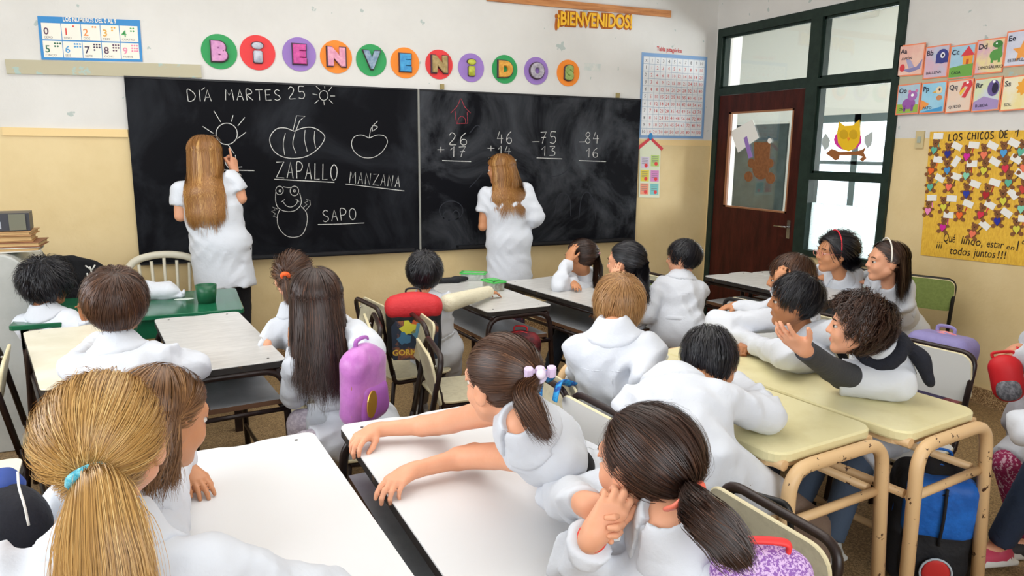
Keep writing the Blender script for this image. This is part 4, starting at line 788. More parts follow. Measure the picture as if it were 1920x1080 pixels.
def _ev(p, X, Y, Z):
    if p['t'] == 'rc':
        a, b = p['a'], p['b']; d = b-a; L2 = float(d@d)+1e-12; x, y, z = X-a[0], Y-a[1], Z-a[2]
        t = np.clip((x*d[0]+y*d[1]+z*d[2])/L2, 0, 1); x = x-t*d[0]; y = y-t*d[1]; z = z-t*d[2]
        if p['flat'] is not None:
            n, s = p['flat']; q = (x*n[0]+y*n[1]+z*n[2])*(1/s-1); x = x+q*n[0]; y = y+q*n[1]; z = z+q*n[2]
        r = p['ra']+(p['rb']-p['ra'])*t
        if p['wr']:
            L = math.sqrt(L2); r = r+p['wr']*np.sin(t*L/0.0052+2.2*np.sin(X*31+Y*27)+1.7*np.sin(Z*43+Y*19))*(0.35+0.65*np.abs(2*t-1))*(0.6+0.4*np.sin(X*37-Y*23+Z*17))
        v = np.sqrt(x*x+y*y+z*z)-r
    else:
        c, R = p['c'], p['R']; x, y, z = X-c[0], Y-c[1], Z-c[2]
        q = [x*R[0, i]+y*R[1, i]+z*R[2, i] for i in range(3)]; r = p['r']
        if p['t'] == 'el':
            k0 = np.sqrt((q[0]/r[0])**2+(q[1]/r[1])**2+(q[2]/r[2])**2); k1 = np.sqrt((q[0]/r[0]**2)**2+(q[1]/r[1]**2)**2+(q[2]/r[2]**2)**2)+1e-9; v = k0*(k0-1)/k1
            v = np.where(k0 < 0.05, -float(min(r)), v)
        else:
            rd = p['rnd']; g = [np.abs(q[i])-r[i]+rd for i in range(3)]
            v = np.sqrt(np.maximum(g[0], 0)**2+np.maximum(g[1], 0)**2+np.maximum(g[2], 0)**2)+np.minimum(np.maximum(g[0], np.maximum(g[1], g[2])), 0)-rd
    if p['cut'] is not None:
        for pt, n in (p['cut'] if isinstance(p['cut'], list) else [p['cut']]): v = np.maximum(v, (X-pt[0])*n[0]+(Y-pt[1])*n[1]+(Z-pt[2])*n[2])
    return v
def sdf_mesh(prims, h, disp=None, clip=None):
    pr = [p for p in prims if p['op'] == 'u']; bbs = [_bb(p) for p in pr]
    lo = np.min([b[0] for b in bbs], 0)-4*h; hi = np.max([b[1] for b in bbs], 0)+4*h
    dim = np.ceil((hi-lo)/h).astype(int)+1; ax = [(lo[i]+h*np.arange(dim[i])).astype(np.float32) for i in range(3)]
    F = np.full(dim, 9.0, np.float32); raw = np.full(dim, 9.0, np.float32); MI = np.zeros(dim, np.int8)
    for p in prims:
        b0, b1 = _bb(p); pad = p['k']+2.5*h; i0 = np.maximum(((b0-pad-lo)/h).astype(int), 0); i1 = np.minimum(((b1+pad-lo)/h).astype(int)+2, dim)
        if (i1 <= i0).any(): continue
        sl = tuple(slice(i0[i], i1[i]) for i in range(3))
        X, Y, Z = ax[0][sl[0]][:, None, None], ax[1][sl[1]][None, :, None], ax[2][sl[2]][None, None, :]
        d = _ev(p, X, Y, Z).astype(np.float32); f = F[sl]; k = p['k']+1e-6
        if p['op'] == 'u':
            hh = np.clip(0.5+0.5*(f-d)/k, 0, 1); F[sl] = np.where(f > 5, d, f+(d-f)*hh-k*hh*(1-hh))
            if p['m'] >= 0:
                r = raw[sl]; c = (d < r) if p['m'] != 1 or h > .0065 else (d < np.minimum(r, .0014)); r[c] = d[c]; MI[sl][c] = p['m']
        elif p['op'] == 's':
            hh = np.clip(0.5-0.5*(f+d)/k, 0, 1); F[sl] = np.where(f > 5, f, f+(-d-f)*hh+k*hh*(1-hh))
            if p['m'] > 0: MI[sl][d < 0.3*h] = p['m']
    if disp is not None:
        I = np.nonzero(np.abs(F) < 3.5*h+0.008); P = np.stack([ax[i][I[i]] for i in range(3)], 1); F[I] += disp(P).astype(np.float32)
    if clip is not None:
        I = np.nonzero(F < 3.5*h); P = np.stack([ax[i][I[i]] for i in range(3)], 1); f0 = F[I]; F[I] = np.maximum(np.maximum(f0, -f0-.014), clip(P).astype(np.float32))
    ins = F < 0
    c8 = [(i, j, k) for i in (0, 1) for j in (0, 1) for k in (0, 1)]
    n1 = dim-1
    def sh(Arr, c): return Arr[c[0]:n1[0]+c[0], c[1]:n1[1]+c[1], c[2]:n1[2]+c[2]]
    cnt = np.zeros(n1, np.int8)
    for c in c8: cnt += sh(ins, c)
    cells = np.nonzero((cnt > 0) & (cnt < 8)); N = len(cells[0]); idx = np.full(n1, -1, np.int32); idx[cells] = np.arange(N)
    C = np.stack(cells, 1); acc = np.zeros((N, 3)); num = np.zeros(N)
    vals = {c: F[C[:, 0]+c[0], C[:, 1]+c[1], C[:, 2]+c[2]] for c in c8}
    for a in c8:
        for axn in range(3):
            if a[axn] == 0:
                b = list(a); b[axn] = 1; b = tuple(b); va, vb = vals[a], vals[b]; m = (va < 0) != (vb < 0)
                t = np.where(m, va/np.where(m, va-vb, 1), 0); p = np.zeros((N, 3)); p += a; p[:, axn] += t; acc[m] += p[m]; num[m] += 1
    V = lo+h*(C+acc/num[:, None]); mi = MI[C[:, 0], C[:, 1], C[:, 2]]; Q = []
    for axn in range(3):
        b, c = (axn+1) % 3, (axn+2) % 3; s0 = [slice(1, -1)]*3; s1 = [slice(1, -1)]*3; s0[axn] = slice(0, -1); s1[axn] = slice(1, None)
        u, v = ins[tuple(s0)], ins[tuple(s1)]; off = [1, 1, 1]; off[axn] = 0
        E = np.stack(np.nonzero(u != v), 1)
        if not len(E): continue
        fl = u[tuple(E.T)]; E = E+off
        def g(db, dc): e = E.copy(); e[:, b] += db; e[:, c] += dc; return idx[tuple(e.T)]
        q = np.stack([g(-1, -1), g(0, -1), g(0, 0), g(-1, 0)], 1); q[~fl] = q[~fl][:, ::-1]; Q.append(q)
    Q = np.concatenate(Q); Q = Q[(Q >= 0).all(1)]
    return V, Q, mi[Q[:, 0]]
DEC = {'smock': .42, 'person': .5, 'trousers': .3, 'collar': .4, 'shoe': .35, 'back_seam': .5, 'yoke_seam': .5, 'belt': .5, 'backpack': .5}
TO_DEC = []
def sdf_obj(name, groups, mats, parent, disp=None, smooth_it=1, clip=None):
    Vs, Qs, Ms, n = [], [], [], 0
    for prims, h in groups:
        V, Q, m = sdf_mesh(prims, h, disp, clip)
        for _ in range(smooth_it):                      # light relaxation removes voxel steps
            S = np.zeros_like(V); W = np.zeros(len(V))
            for i in range(4):
                np.add.at(S, Q[:, i], V[Q[:, (i+1) % 4]]+V[Q[:, (i+3) % 4]]); np.add.at(W, Q[:, i], 2)
            V = 0.5*V+0.5*S/np.maximum(W, 1)[:, None]
        Vs.append(V); Qs.append(Q+n); Ms.append(m); n += len(V)
    o = mesh_np(name, np.concatenate(Vs), Q=np.concatenate(Qs), mats=mats, mi=np.concatenate(Ms), parent=parent)
    if name in DEC: TO_DEC.append((o, DEC[name]))
    return o
def frame(fwd, up=(0, 0, 1)):
    f = nrm(fwd); r = nrm(np.cross(f, up)); return np.c_[r, f, np.cross(r, f)]
def headR(az, pitch, roll):
    a, p = math.radians(az), math.radians(pitch); R = frame((math.cos(a)*math.cos(p), math.sin(a)*math.cos(p), math.sin(p)))
    c, s = math.cos(math.radians(roll)), math.sin(math.radians(roll)); return R @ A([[c, 0, s], [0, 1, 0], [-s, 0, c]])
def ik(S, W, L1, L2, pole):
    d = W-S; D = np.linalg.norm(d); 
    if D > (L1+L2)*0.995: s = D/((L1+L2)*0.995); L1 *= s; L2 *= s
    u = d/(D+1e-9); x = (D*D+L1*L1-L2*L2)/(2*D+1e-9); x = min(max(x, -L1), L1); hgt = math.sqrt(max(L1*L1-x*x, 1e-8)); pl = A(pole, float); pl = nrm(pl-u*(pl@u)); return S+u*x+pl*hgt
# ------------------------------------------------------------------ heads, hands
def head_prims(c, R, s, female=True):
    P = lambda x, y, z: c+R @ (A([x, y, z])*s)
    o = [el3(P(0, -.012, .028), A([.0715, .090, .078])*s, R, 0.0), el3(P(0, .024, -.028), A([.057, .060, .072])*s, R, .02*s),
         rc(P(-.048, .005, -.045), P(-.012, .058, -.084), .02*s, .017*s, .018*s), rc(P(.048, .005, -.045), P(.012, .058, -.084), .02*s, .017*s, .018*s), el3(P(0, .064, -.083), A([.017, .014, .014])*s, R, .014*s),
         el3(P(-.031, .056, -.03), A([.024, .024, .026])*s, R, .015*s), el3(P(.031, .056, -.03), A([.024, .024, .026])*s, R, .015*s),
         rc(P(-.038, .066, .022), P(.038, .066, .022), .012*s, .012*s, .016*s),
         rc(P(-.03, .102, .001), P(-.029, .096, .001), .012*s, .011*s, .012*s, op='s'), rc(P(.03, .102, .001), P(.029, .096, .001), .012*s, .011*s, .012*s, op='s'),
         rc(P(0, .079, .012), P(0, .095, -.022), .007*s, .0092*s, .010*s), el3(P(-.0095, .087, -.026), A([.0065, .008, .006])*s, R, .005*s), el3(P(.0095, .087, -.026), A([.0065, .008, .006])*s, R, .005*s),
         rc(P(-.017, .0785, -.0535), P(0, .0855, -.0515), .0026*s, .0042*s, .004*s, m=1), rc(P(.017, .0785, -.0535), P(0, .0855, -.0515), .0026*s, .0042*s, .004*s, m=1), rc(P(-.011, .080, -.0585), P(.011, .080, -.0585), .0042*s, .0042*s, .005*s, m=1)]
    for q in (-1, 1):
        Re = R @ rotm(0, 8*q, -22*q); o += [el3(P(q*.0745, -.008, -.010), A([.006, .0175, .029])*s, Re, .004*s), el3(P(q*.070, .0, -.012), A([.008, .012, .02])*s, Re, .006*s), el3(P(q*.083, -.002, -.007), A([.005, .009, .014])*s, Re, .004*s, op='s'),
              rc(P(q*.044, .0765, .0075), P(q*.018, .0825, .0075), .0042*s, .0042*s, .003*s), rc(P(q*.042, .0755, -.0085), P(q*.020, .081, -.0085), .0032*s, .0032*s, .003*s)]
    return o
def hand_prims(W, F, N, side, s=1.0, curl=(.3, .35, .4, .45), spread=.08, thumb=(.6, .35), m=0):
    """W wrist, F finger direction, N palm normal; side +1 right hand, -1 left. curl radians per joint for four fingers; thumb=(away, curl)"""
    F = nrm(F); N = nrm(A(N, float)-F*(A(N, float)@F)); S = np.cross(F, N)*side; k = 1.0*s; o = []
    pt = lambda f, t, n: W+(F*f+S*t+N*n)*k
    o.append(rc(pt(-.012, 0, 0), pt(.02, 0, 0), .0175*k, .016*k, .012*k, m=m, flat=(N, .78)))
    base = [(.060, .0215), (.064, .0075), (.061, -.006), (.054, -.0185)]; ln = [(.024, .016, .013), (.027, .018, .013), (.025, .0165, .013), (.019, .013, .012)]; rr = [.0072, .0074, .0070, .0062]
    for (bf, bt_), r in zip(base, rr): o.append(rc(pt(.01, bt_*.65, 0), pt(bf, bt_, 0), .0125*k, (r+.0022)*k, .008*k, m=m))
    o.append(el3(pt(.03, .014, .006), A([.016, .020, .011])*k, np.c_[S, F, N], .008*k, m=m))
    for i, ((bf, bt_), L, r) in enumerate(zip(base, ln, rr)):
        sp = spread*(1.5-i)*(-1)*-1; d = nrm(F+S*sp*1.0); p = pt(bf, bt_, 0); a = 0
        for j in range(3):
            a += curl[i]*(1.0 if j else .8); v = d*math.cos(a)+N*math.sin(a); q = p+v*L[j]*k; o.append(rc(p, q, (r-.0006*j)*k, (r-.0006*(j+1))*k, .0025*k, m=m)); p = q
    tw, tc = thumb; d = nrm(F*.75+S*math.sin(tw)*1.15+N*.25); p0 = pt(.012, .014, .004); p1 = p0+d*.030*k; d2 = nrm(F*.95+S*(math.sin(tw)*.8-tc*.7)+N*(.25+tc)); p2 = p1+d2*.024*k; d3 = nrm(F+S*(math.sin(tw)*.5-tc)+N*(.2+tc*1.2)); p3 = p2+d3*.018*k
    o += [rc(p0, p1, .0125*k, .0092*k, .008*k, m=m), rc(p1, p2, .0088*k, .0078*k, .003*k, m=m), rc(p2, p3, .0078*k, .0062*k, .003*k, m=m)]
    return o
SKIN = {'fair': ('E2A988', 'D69472'), 'tan': ('CB9069', 'BC8059'), 'olive': ('B57C57', 'A46C48'), 'pink': ('E6AC8C', 'DB9773')}
M_lip = mat('lips', 'C97468', 0.45); M_eyew = mat('eye_white', 'D6CFC6', 0.2); M_iris = mat('iris_dark', '3A2418', 0.15); M_brow = mat('eyebrow_dark', '2C1D16', 0.8)
M_smock = mat('white_cotton_smock', 'D3D7DF', 0.8, spec=0.15, bump=0.25, bscale=38, sheen=0.1)
M_smock2 = mat('warm_white_cotton_smock', 'D6D3CA', 0.8, spec=0.15, bump=0.25, bscale=38)
M_stitch = mat('smock_seam', 'CDD2DA', 0.8); M_button = mat('pearl_button', 'D2D2D0', 0.3)
def skin_m(t): return mat('skin_'+t, SKIN[t][0], 0.5, col2=SKIN[t][1], nscale=14, thr=(.1, 1.0), spec=0.35, sss=0.12)
# ------------------------------------------------------------------ hair
def hair_strands(c, R, s, st, rad):
    """returns list of polylines (n, steps, 3) in world space plus widths"""
    n = int(st.get('n', 1400)); rng = np.random.default_rng(st.get('seed', 1)); er = rad
    # roots over the scalp
    U = rng.normal(size=(n*4, 3)); U /= np.linalg.norm(U, axis=1, keepdims=True)
    P = U*er+A([0, -.012, .028])*s; fc = A([0, .16, -.070])*s; ff = np.linalg.norm(P-fc, axis=1) > st.get('face', .166)*s
    low = st.get('nape', -.055); zmin = np.where(np.abs(U[:, 0]) > .75, max(low, .005)*s if not st.get('overear') else -.03*s, low*s); ok = ff & (P[:, 2] > zmin); U = U[ok][:n]; n = len(U); P0 = U*er+A([0, -.012, .028])*s
    o = A([0, -.012, .028])*s; kind = st['kind']; jit = rng.normal(size=(n, 3)); k1 = rng.random(n)
    def slerp(a, b, t):
        d = np.clip((a*b).sum(-1, keepdims=True), -1, 1); th = np.arccos(d); sn = np.sin(th)+1e-6; return (np.sin((1-t)*th)*a+np.sin(t*th)*b)/sn
    out = []
    if kind == 'short':
        wh = nrm(A(st.get('whorl', (.15, -.45, .9)))); ax = np.cross(np.broadcast_to(wh, U.shape), U)+jit*.10; ax /= np.linalg.norm(ax, axis=1, keepdims=True)+1e-9
        L = st.get('len', .06)*s*(.5+.8*k1)/er[2]; lift = st.get('lift', .013)*s*(.5+rng.random((n, 1))); T = np.linspace(0, 1, st.get('steps', 7)); cr = st.get('curly', 0)
        L = L*(1+st.get('bang', .0)*np.clip(U[:, 1], 0, 1)); ph = rng.random(n)*6.28
        for t in T:
            a = (L*t)[:, None]; D = U*np.cos(a)+np.cross(ax, U)*np.sin(a); q = o+D*(er+.003*s+lift*math.sin(min(1, t*1.2)*math.pi*.75)+.002*s)
            if cr: q = q+cr*s*t*np.c_[np.sin(ph+t*9), np.cos(ph*1.7+t*8), np.sin(ph*.7+t*10)]
            q = q+A([0, 0, -st.get('drop', .012)])*s*t*t; out.append(q)
    elif kind == 'pony':
        tie = nrm(A(st['tie'])-o/s); tp = o+tie*er*1.06; far = st.get('w', .0022) > .0024; T = np.linspace(0, 1, st.get('steps', 6 if far else 9)); loose = st.get('fly', .004)*s
        for t in T[:-1]:
            D = slerp(U, np.broadcast_to(tie, U.shape), t*.97); out.append(o+D*(er+(.004+.006*k1[:, None]*math.sin(t*math.pi))*s)+jit*loose*(t*(1-t)))
        th = rng.random(n)*6.283; rr_ = np.sqrt(rng.random(n)); tail = st['tail']  # list of world points (tail guide) incl. tie
        G_ = smooth_path([c+R @ tp]+[A(p) for p in tail], 5); G_ = A(G_); pr = st.get('tr', (.010, .026, .024, .006)); endk = .72+.28*k1
        for j, t in enumerate(np.linspace(0, 1, st.get('tsteps', 7 if far else 12))):
            tt = np.clip(t*endk*(len(G_)-1), 0, len(G_)-1.001); i0 = tt.astype(int); f = (tt-i0)[:, None]; g = G_[i0]*(1-f)+G_[i0+1]*f; dd = G_[i0+1]-G_[i0]; dd /= np.linalg.norm(dd, axis=1, keepdims=True)+1e-9
            e1 = np.cross(dd, R[:, 0]); e1 /= np.linalg.norm(e1, axis=1, keepdims=True)+1e-9; e2 = np.cross(dd, e1); rad_ = np.interp(t, np.linspace(0, 1, len(pr)), pr)*s*rr_
            wob = st.get('wob', .004)*s*np.sin(t*7+th*2); q = g+e1*((np.cos(th)*rad_+wob)[:, None])+e2*((np.sin(th)*rad_)[:, None]); out.append((q-c) @ R)
    else:  # long, hanging from a parting
        az = np.arctan2(U[:, 0], -U[:, 1]); lim = math.radians(st.get('limit', 105)); az2 = np.clip(az, -lim, lim)*st.get('gather', 1.0)
        E_ = np.c_[np.sin(az2), -np.cos(az2), np.minimum(-.04, U[:, 2]-.12)]; E_ /= np.linalg.norm(E_, axis=1, keepdims=True)
        for t in np.linspace(0, 1, 6):
            D = slerp(U, E_, t); out.append(o+D*(er+(.005+.009*k1[:, None]*math.sin(t*math.pi*.8))*s))
        base = c+(out[-1] @ R.T); L = st['len']*(.72+.35*k1)*(1-.25*st.get('vshape', .3)*np.abs(az2)/lim); dr = A(st.get('drift', (0, 0, 0)), float); wv = st.get('wave', .01); ph = rng.random(n)*1.2+np.round(rng.random(n)*6)
        ctr = base.mean(0)
        for t in np.linspace(0, 1, st.get('tsteps', 10))[1:]:
            q = base+A([0, 0, -1])*(L*t)[:, None]+dr*t**.8+(ctr-base)*A([1, 1, 0])*(st.get('converge', 0)*t)+np.c_[np.sin(ph+t*7), np.cos(ph*1.3+t*6), np.zeros(n)]*wv*t; out.append((q-c) @ R)
    S3 = np.stack(out, 1); return c+S3 @ R.T
def strand_mesh(S, c, w, rng):
    """flat tapered ribbons facing outward"""
    n, m, _ = S.shape; T = np.gradient(S, axis=1); out = S-c; out[:, :, 2] *= .4; B_ = np.cross(T, out); B_ /= np.linalg.norm(B_, axis=2, keepdims=True)+1e-9
    ww = (w*(.6+.8*rng.random(n)))[:, None, None]*np.interp(np.linspace(0, 1, m), [0, .1, .75, 1], [.6, 1, .9, .15])[None, :, None]
    V = np.concatenate([S-B_*ww/2, S+B_*ww/2], 1).reshape(-1, 3); i = np.arange(n)[:, None]*2*m; j = np.arange(m-1)[None]
    Q = np.stack([i+j, i+j+1, i+m+j+1, i+m+j], -1).reshape(-1, 4); return V, Q
def push_out(P, prims, margin, back):
    for _ in range(6):
        d = np.min([_ev(q, P[:, 0], P[:, 1], P[:, 2]) for q in prims], 0); I = np.nonzero(d < margin)[0]
        if not len(I): break
        P[I] -= back*np.minimum(margin-d[I]+.002, .03)[:, None]
    return P
def make_hair(par, c, R, s, st, coll=None, back=None):
    rad = A(st.get('rad', (.0745, .0935, .0815)))*s; o = A([0, -.012, .028])*s; face = c+R @ (A([0, .16, -.07])*s); low = st.get('nape', -.055)
    P = lambda x, y, z: c+R @ (A([x, y, z])*s)
    vol = st.get('vol', .0)*s
    lg = st['kind'] == 'long'
    prims = [el3(c+R @ o, rad+(.002*s if not lg else -.002*s)+vol, R, 0, cut=[(P(0, 0, low if not lg else -.02), -R[:, 2])]), el3(face, A([1, 1, 1])*(st.get('face', .166)+.004)*s, R, .006*s, op='s')]
    if not st.get('overear'):
        for q in (-1, 1): prims.append(el3(P(q*.088, .012, -.03), A([.03, .034, .036])*s, R, .006*s, op='s'))
    rng = np.random.default_rng(st.get('seed', 1)+5); V, Q, _ = sdf_mesh(prims, .006*s if s > .9 else .006)
    S = hair_strands(c, R, s, st, rad+vol); n0, m0 = S.shape[:2]
    nc = st.get('clumps', max(40, n0//28)); ci = rng.choice(n0, nc, replace=False); D2 = ((S[:, 1][:, None, :]-S[ci, 1][None])**2).sum(-1) if n0*nc < 6e6 else ((S[:, 1][:, None, :].astype(np.float32)-S[ci, 1][None].astype(np.float32))**2).sum(-1)
    own = ci[np.argmin(D2, 1)]; cs = st.get('clump', .5)*(.4+.6*rng.random(n0))[:, None, None]*(np.linspace(0, 1, m0)**1.2)[None, :, None]
    if st['kind'] == 'pony': cs = cs*.5
    S = S*(1-cs)+S[own]*cs; S = S+rng.normal(size=(n0, 1, 3))*st.get('stray', .004)*s*(np.linspace(0, 1, m0)**2)[None, :, None]*(rng.random((n0, 1, 1)) < .35)*2
    if coll:
        m1 = st.get('tsteps', 10); Q_ = S[:, m0-m1:].reshape(-1, 3); Q_ = push_out(Q_, coll, .005+st.get('push', .004), back); S[:, m0-m1:] = Q_.reshape(n0, m1, 3)
    if st.get('extra'):  # a few flyaway locks
        pass
    V2, Q2 = strand_mesh(S, c, st.get('w', .0022)*.78, rng); n, m = S.shape[:2]; ct = rng.normal(.5, st.get('tv', .12), nc); cmap = dict(zip(ci.tolist(), ct)); clump = np.repeat(np.clip(np.array([cmap[i] for i in own.tolist()])+rng.normal(0, .08, n), 0, 1), 2*m)
    tv = np.clip(.30+.12*np.sin(V @ A([61, 47, 53])), 0, 1)
    return mesh_np('hair', np.concatenate([V, V2]), Q=np.concatenate([Q, Q2+len(V)]), mats=[st['mat']], parent=par, tint=np.concatenate([tv, clump]))
# ------------------------------------------------------------------ a whole person
def folds(Rt, c, amp, seed):
    ph = seed*1.7
    def f(P):
        q = (P-c) @ Rt; x, y, z = q.T
        rg_ = lambda v: 1-2*np.sqrt(np.sin(v)**2+.03)
        w1 = rg_(33*x+1.9*np.sin(8*z+ph)+1.6*np.sin(11*y+ph*1.3))*(.5+.5*np.sin(10*z+1.6*np.sin(12*x+ph)+ph)); w2 = rg_(36*(x*.6+z*.75)+2.2*np.sin(11*y+ph)+1.5*np.sin(15*x-ph))*np.clip(np.sin(13*(x-z)+ph*2+2*np.sin(8*y)), 0, 1)
        w3 = rg_(42*(z*.8-x*.45)+1.9*np.sin(13*x+ph)+y*13)*np.clip(np.sin(11*(x+z)+ph*3+1.7*np.sin(11*y)), 0, 1); w4 = np.sin(70*x+30*z+4*np.sin(22*z+ph)+3*np.sin(25*y))
        dn = np.clip((np.sqrt(((P-c)**2).sum(1))-.07)/.08, .12, 1)
        return -amp*dn*(w1*.8+w2*.9+w3*.9+.14*w4+.45)
    return f
def person(label, head, look, hs=1.0, k=1.0, neck=None, pelvis=None, face=None, hips=None, armL=None, armR=None, feet=None, knees=None, skin='fair', hair=None, sleeve='long', smock='white', hem=.18, trousers='3A4250', shoes='2A2A2E', stand=False, vox=.006, avox=None, group=None, seed=1, brow=True, collar=True, belt=True, fold=.0085, ears=False, under=None, shw=1.0, extra_smock=None, legskin=False, socks=None):
    c = A(head, float); R = headR(*look); P = lambda x, y, z: c+R @ (A([x, y, z])*hs)
    N = A(neck, float) if neck is not None else c+R @ (A([0, -.028, -.075])*hs)*A([1, 1, 1])+A([0, 0, -.052*k])
    Pe = A(pelvis, float); fa = math.radians(look[0] if face is None else face); hi = fa if hips is None else math.radians(hips)
    up = nrm(N-Pe); f = A([math.cos(fa), math.sin(fa), 0]); Rt = frame(f-up*(f@up), up); rgt = Rt[:, 0]; fw = Rt[:, 1]
    hf = A([math.cos(hi), math.sin(hi), 0]); hr = A([math.sin(hi), -math.cos(hi), 0])
    hwS = (.104 if not stand else .155)*k*shw; sd = {}
    sh = {s: N+rgt*s*hwS-up*.052*k+fw*(-.005) for s in (-1, 1)}
    L1, L2 = (.195*k, .175*k) if not stand else (.275, .235)
    arms = {-1: armL or {}, 1: armR or {}}; aj = {}
    for s in (-1, 1):
        a = arms[s]; W = A(a.get('w', Pe+hf*.26*k+rgt*s*.09*k+A([0, 0, .12*k])), float); pole = A(a.get('pole', (-fw*.4-up*.8+rgt*s*.5)), float); E_ = A(a['e'], float) if 'e' in a else ik(sh[s], W, L1, L2, pole); aj[s] = (sh[s], E_, W)
    ar = k if not stand else 1.15*k
    body = head_prims(c, R, hs)+[rc(P(0, -.022, -.05), N+up*.0, .037*hs, .040*hs*(1.1 if stand else 1), .02), rc(N, N-up*.08*k, .042*k, .07*k, .03)]
    tr = ((.106, .072), (.098, .074), (.104, .084)) if not stand else ((.145, .095), (.135, .095), (.15, .11))
    mid = (N+Pe)/2
    body += [el3(N-up*.10*k, A([tr[0][0], tr[0][1], .10])*k, Rt, .03), el3(mid-up*.01, A([tr[1][0], tr[1][1], .14])*k, Rt, .03), el3(Pe, A([tr[2][0], tr[2][1], .10])*k, frame(hf, up), .03), rc(sh[-1], sh[1], .032*ar, .032*ar, .03)]
    # legs
    hipj = {s: Pe+hr*s*(.062 if not stand else .085)*k for s in (-1, 1)}; T1, T2 = (.27*k, .27*k) if not stand else (.42, .42); lj = {}
    for s in (-1, 1):
        an = A(feet[0 if s < 0 else 1], float) if feet is not None else Pe+hf*.33*k+hr*s*.09*k-A([0, 0, Pe[2]-.075])
        if an[2] < .07: an[2] = .07
        kn = A(knees[0 if s < 0 else 1], float) if knees is not None else ik(hipj[s], an, T1, T2, hf+A([0, 0, 1.0 if not stand else .2])); lj[s] = (hipj[s], kn, an)
    lr = 1.0 if not stand else 1.1
    for s in (-1, 1):
        h_, kn, an = lj[s]; body += [rc(h_, kn, .068*k*lr, .046*k*lr, .02), rc(kn, an, .045*k*lr, .030*k*lr, .012), el3(an+hf*.035-A([0, 0, .035]), (.035, .085, .03), frame(hf), .015)]
    cuts = {}; armp = {}
    for s in (-1, 1):
        S_, E_, W = aj[s]; a = arms[s]; d = nrm(W-E_); F = A(a.get('f', d), float); Nn = A(a.get('n', (0, 0, -1)), float); hnd = a.get('hs', (.98 if not stand else 1.3)*k)
        armp[s] = [rc(S_, E_, .037*ar, .029*ar, .012), rc(S_+(E_-S_)*.75, E_+(W-E_)*.25, .027*ar, .0305*ar, .02), rc(E_, W, .0285*ar, .0195*ar, .012), rc(W-d*.02, W+nrm(F)*.012, .0195*ar, .0175*ar, .010, flat=None)]+hand_prims(W, F, Nn, s, hnd, curl=a.get('curl', (.3, .35, .4, .45)), spread=a.get('spread', .08), thumb=a.get('thumb', (.6, .35)))
    sm = skin_m(skin)
    hp = head_prims(c, R, hs)+[rc(P(0, -.022, -.05), N, .037*hs, .040*hs*(1.1 if stand else 1), .02), rc(N, N-up*.08*k, .042*k, .07*k, .03)]
    groups = [(hp, vox*.95), (body[len(hp)-1:], .013)]+[(armp[s], avox or vox) for s in (-1, 1)]
    root = sdf_obj('person', groups, [sm, M_lip], None); tag(root, label, 'person', group)
    # eyes and brows
    for q in (-1, 1):
        e = MB(); e.ell(P(q*.030, .0712, 0), A([.0116, .0116, .0090])*hs, M_eyew, R, 16, 10); e.ell(P(q*.0315, .0762, .0004), A([.0080, .0072, .0076])*hs, M_iris, R, 12, 8); e.build('eye', root)
        if brow: b = MB(); b.tube(smooth_path([P(q*.014, .0825, .021), P(q*.030, .0835, .026), P(q*.047, .0735, .021)], 4), .0022*hs, hair['brow'] if hair and 'brow' in hair else M_brow, 6); b.build('eyebrow', root)
    ms = {'white': M_smock, 'warm': M_smock2}.get(smock) if isinstance(smock, str) else smock
    if ms:
        q = .013 if not stand else .016; Rh = frame(hf, up)
        sp = [el3(N-up*.095*k, A([tr[0][0]+q, tr[0][1]+q*1.3, .11])*k, Rt, .03), el3(mid-up*.01, A([tr[1][0]+q*1.6, tr[1][1]+q*1.6, .15])*k, Rt, .04), el3(Pe, A([tr[2][0]+q*1.4, tr[2][1]+q*1.3, .12])*k, Rh, .04), rc(sh[-1], sh[1], .032*ar+.008, .032*ar+.008, .035), rc(N+up*.004*k, N-up*.06*k, .054*k, .07*k, .03)]
        coll = list(sp)
        if stand:
            b = Pe-A([0, 0, hem*1.0]); sp += [rc(mid+up*.06, b-A([0, 0, .03]), .160*k, .190*k, .06, flat=(fw, .74), cut=(b, A([0, 0, -1.])))]
        else:
            for s in (-1, 1): h_, kn, an = lj[s]; e = h_+(kn-h_)*min(1.0, hem/.27*1.0+.2); sp.append(rc(h_, e, .080*k, .066*k, .05, cut=(e, nrm(kn-h_))))
        sp.append(el3(N+up*.055*k, A([.045, .045, .047])*k, Rt, .012, op='s'))
        for s in (-1, 1):
            S_, E_, W = aj[s]; d = nrm(W-E_); a = arms[s]; sl = a.get('sleeve', sleeve); qa = .011
            if sl == 'long': end = W-d*a.get('short', .0); sp += [rc(E_, E_+d*.03, .034*ar+qa, .033*ar+qa, .02), rc(S_+(E_-S_)*.75, E_+(W-E_)*.25, .027*ar+qa+.004, .0305*ar+qa+.004, .02), rc(S_, E_, .036*ar+qa+.002, .031*ar+qa+.002, .02, wr=.0030), rc(E_, end+d*.03, .0315*ar+qa+.002, .0205*ar+qa+.002, .016, wr=.0034, cut=(end, d)), rc(end-d*.022, end+d*.03, .0225*ar+qa, .0225*ar+qa+.002, .004, cut=(end, d))]
            elif sl == 'short': d1 = nrm(E_-S_); end = S_+(E_-S_)*a.get('frac', .55); sp += [rc(S_, end+d1*.03, .043*ar+qa+.002, .040*ar+qa+.010, .02, wr=.002, cut=(end, d1))]
            elif sl == 'cap': d1 = nrm(E_-S_); end = S_+(E_-S_)*.04; sp += [rc(S_, end+d1*.03, .040*ar+.003, .040*ar+.004, .02, cut=(end, d1))]
        if extra_smock: sp += extra_smock(dict(N=N, up=up, Rt=Rt, Pe=Pe, fw=fw, rgt=rgt, sh=sh, mid=mid))
        so = sdf_obj('smock', [(sp, max(vox*1.4, .0072))], [ms], root, folds(Rt, N, fold, seed))
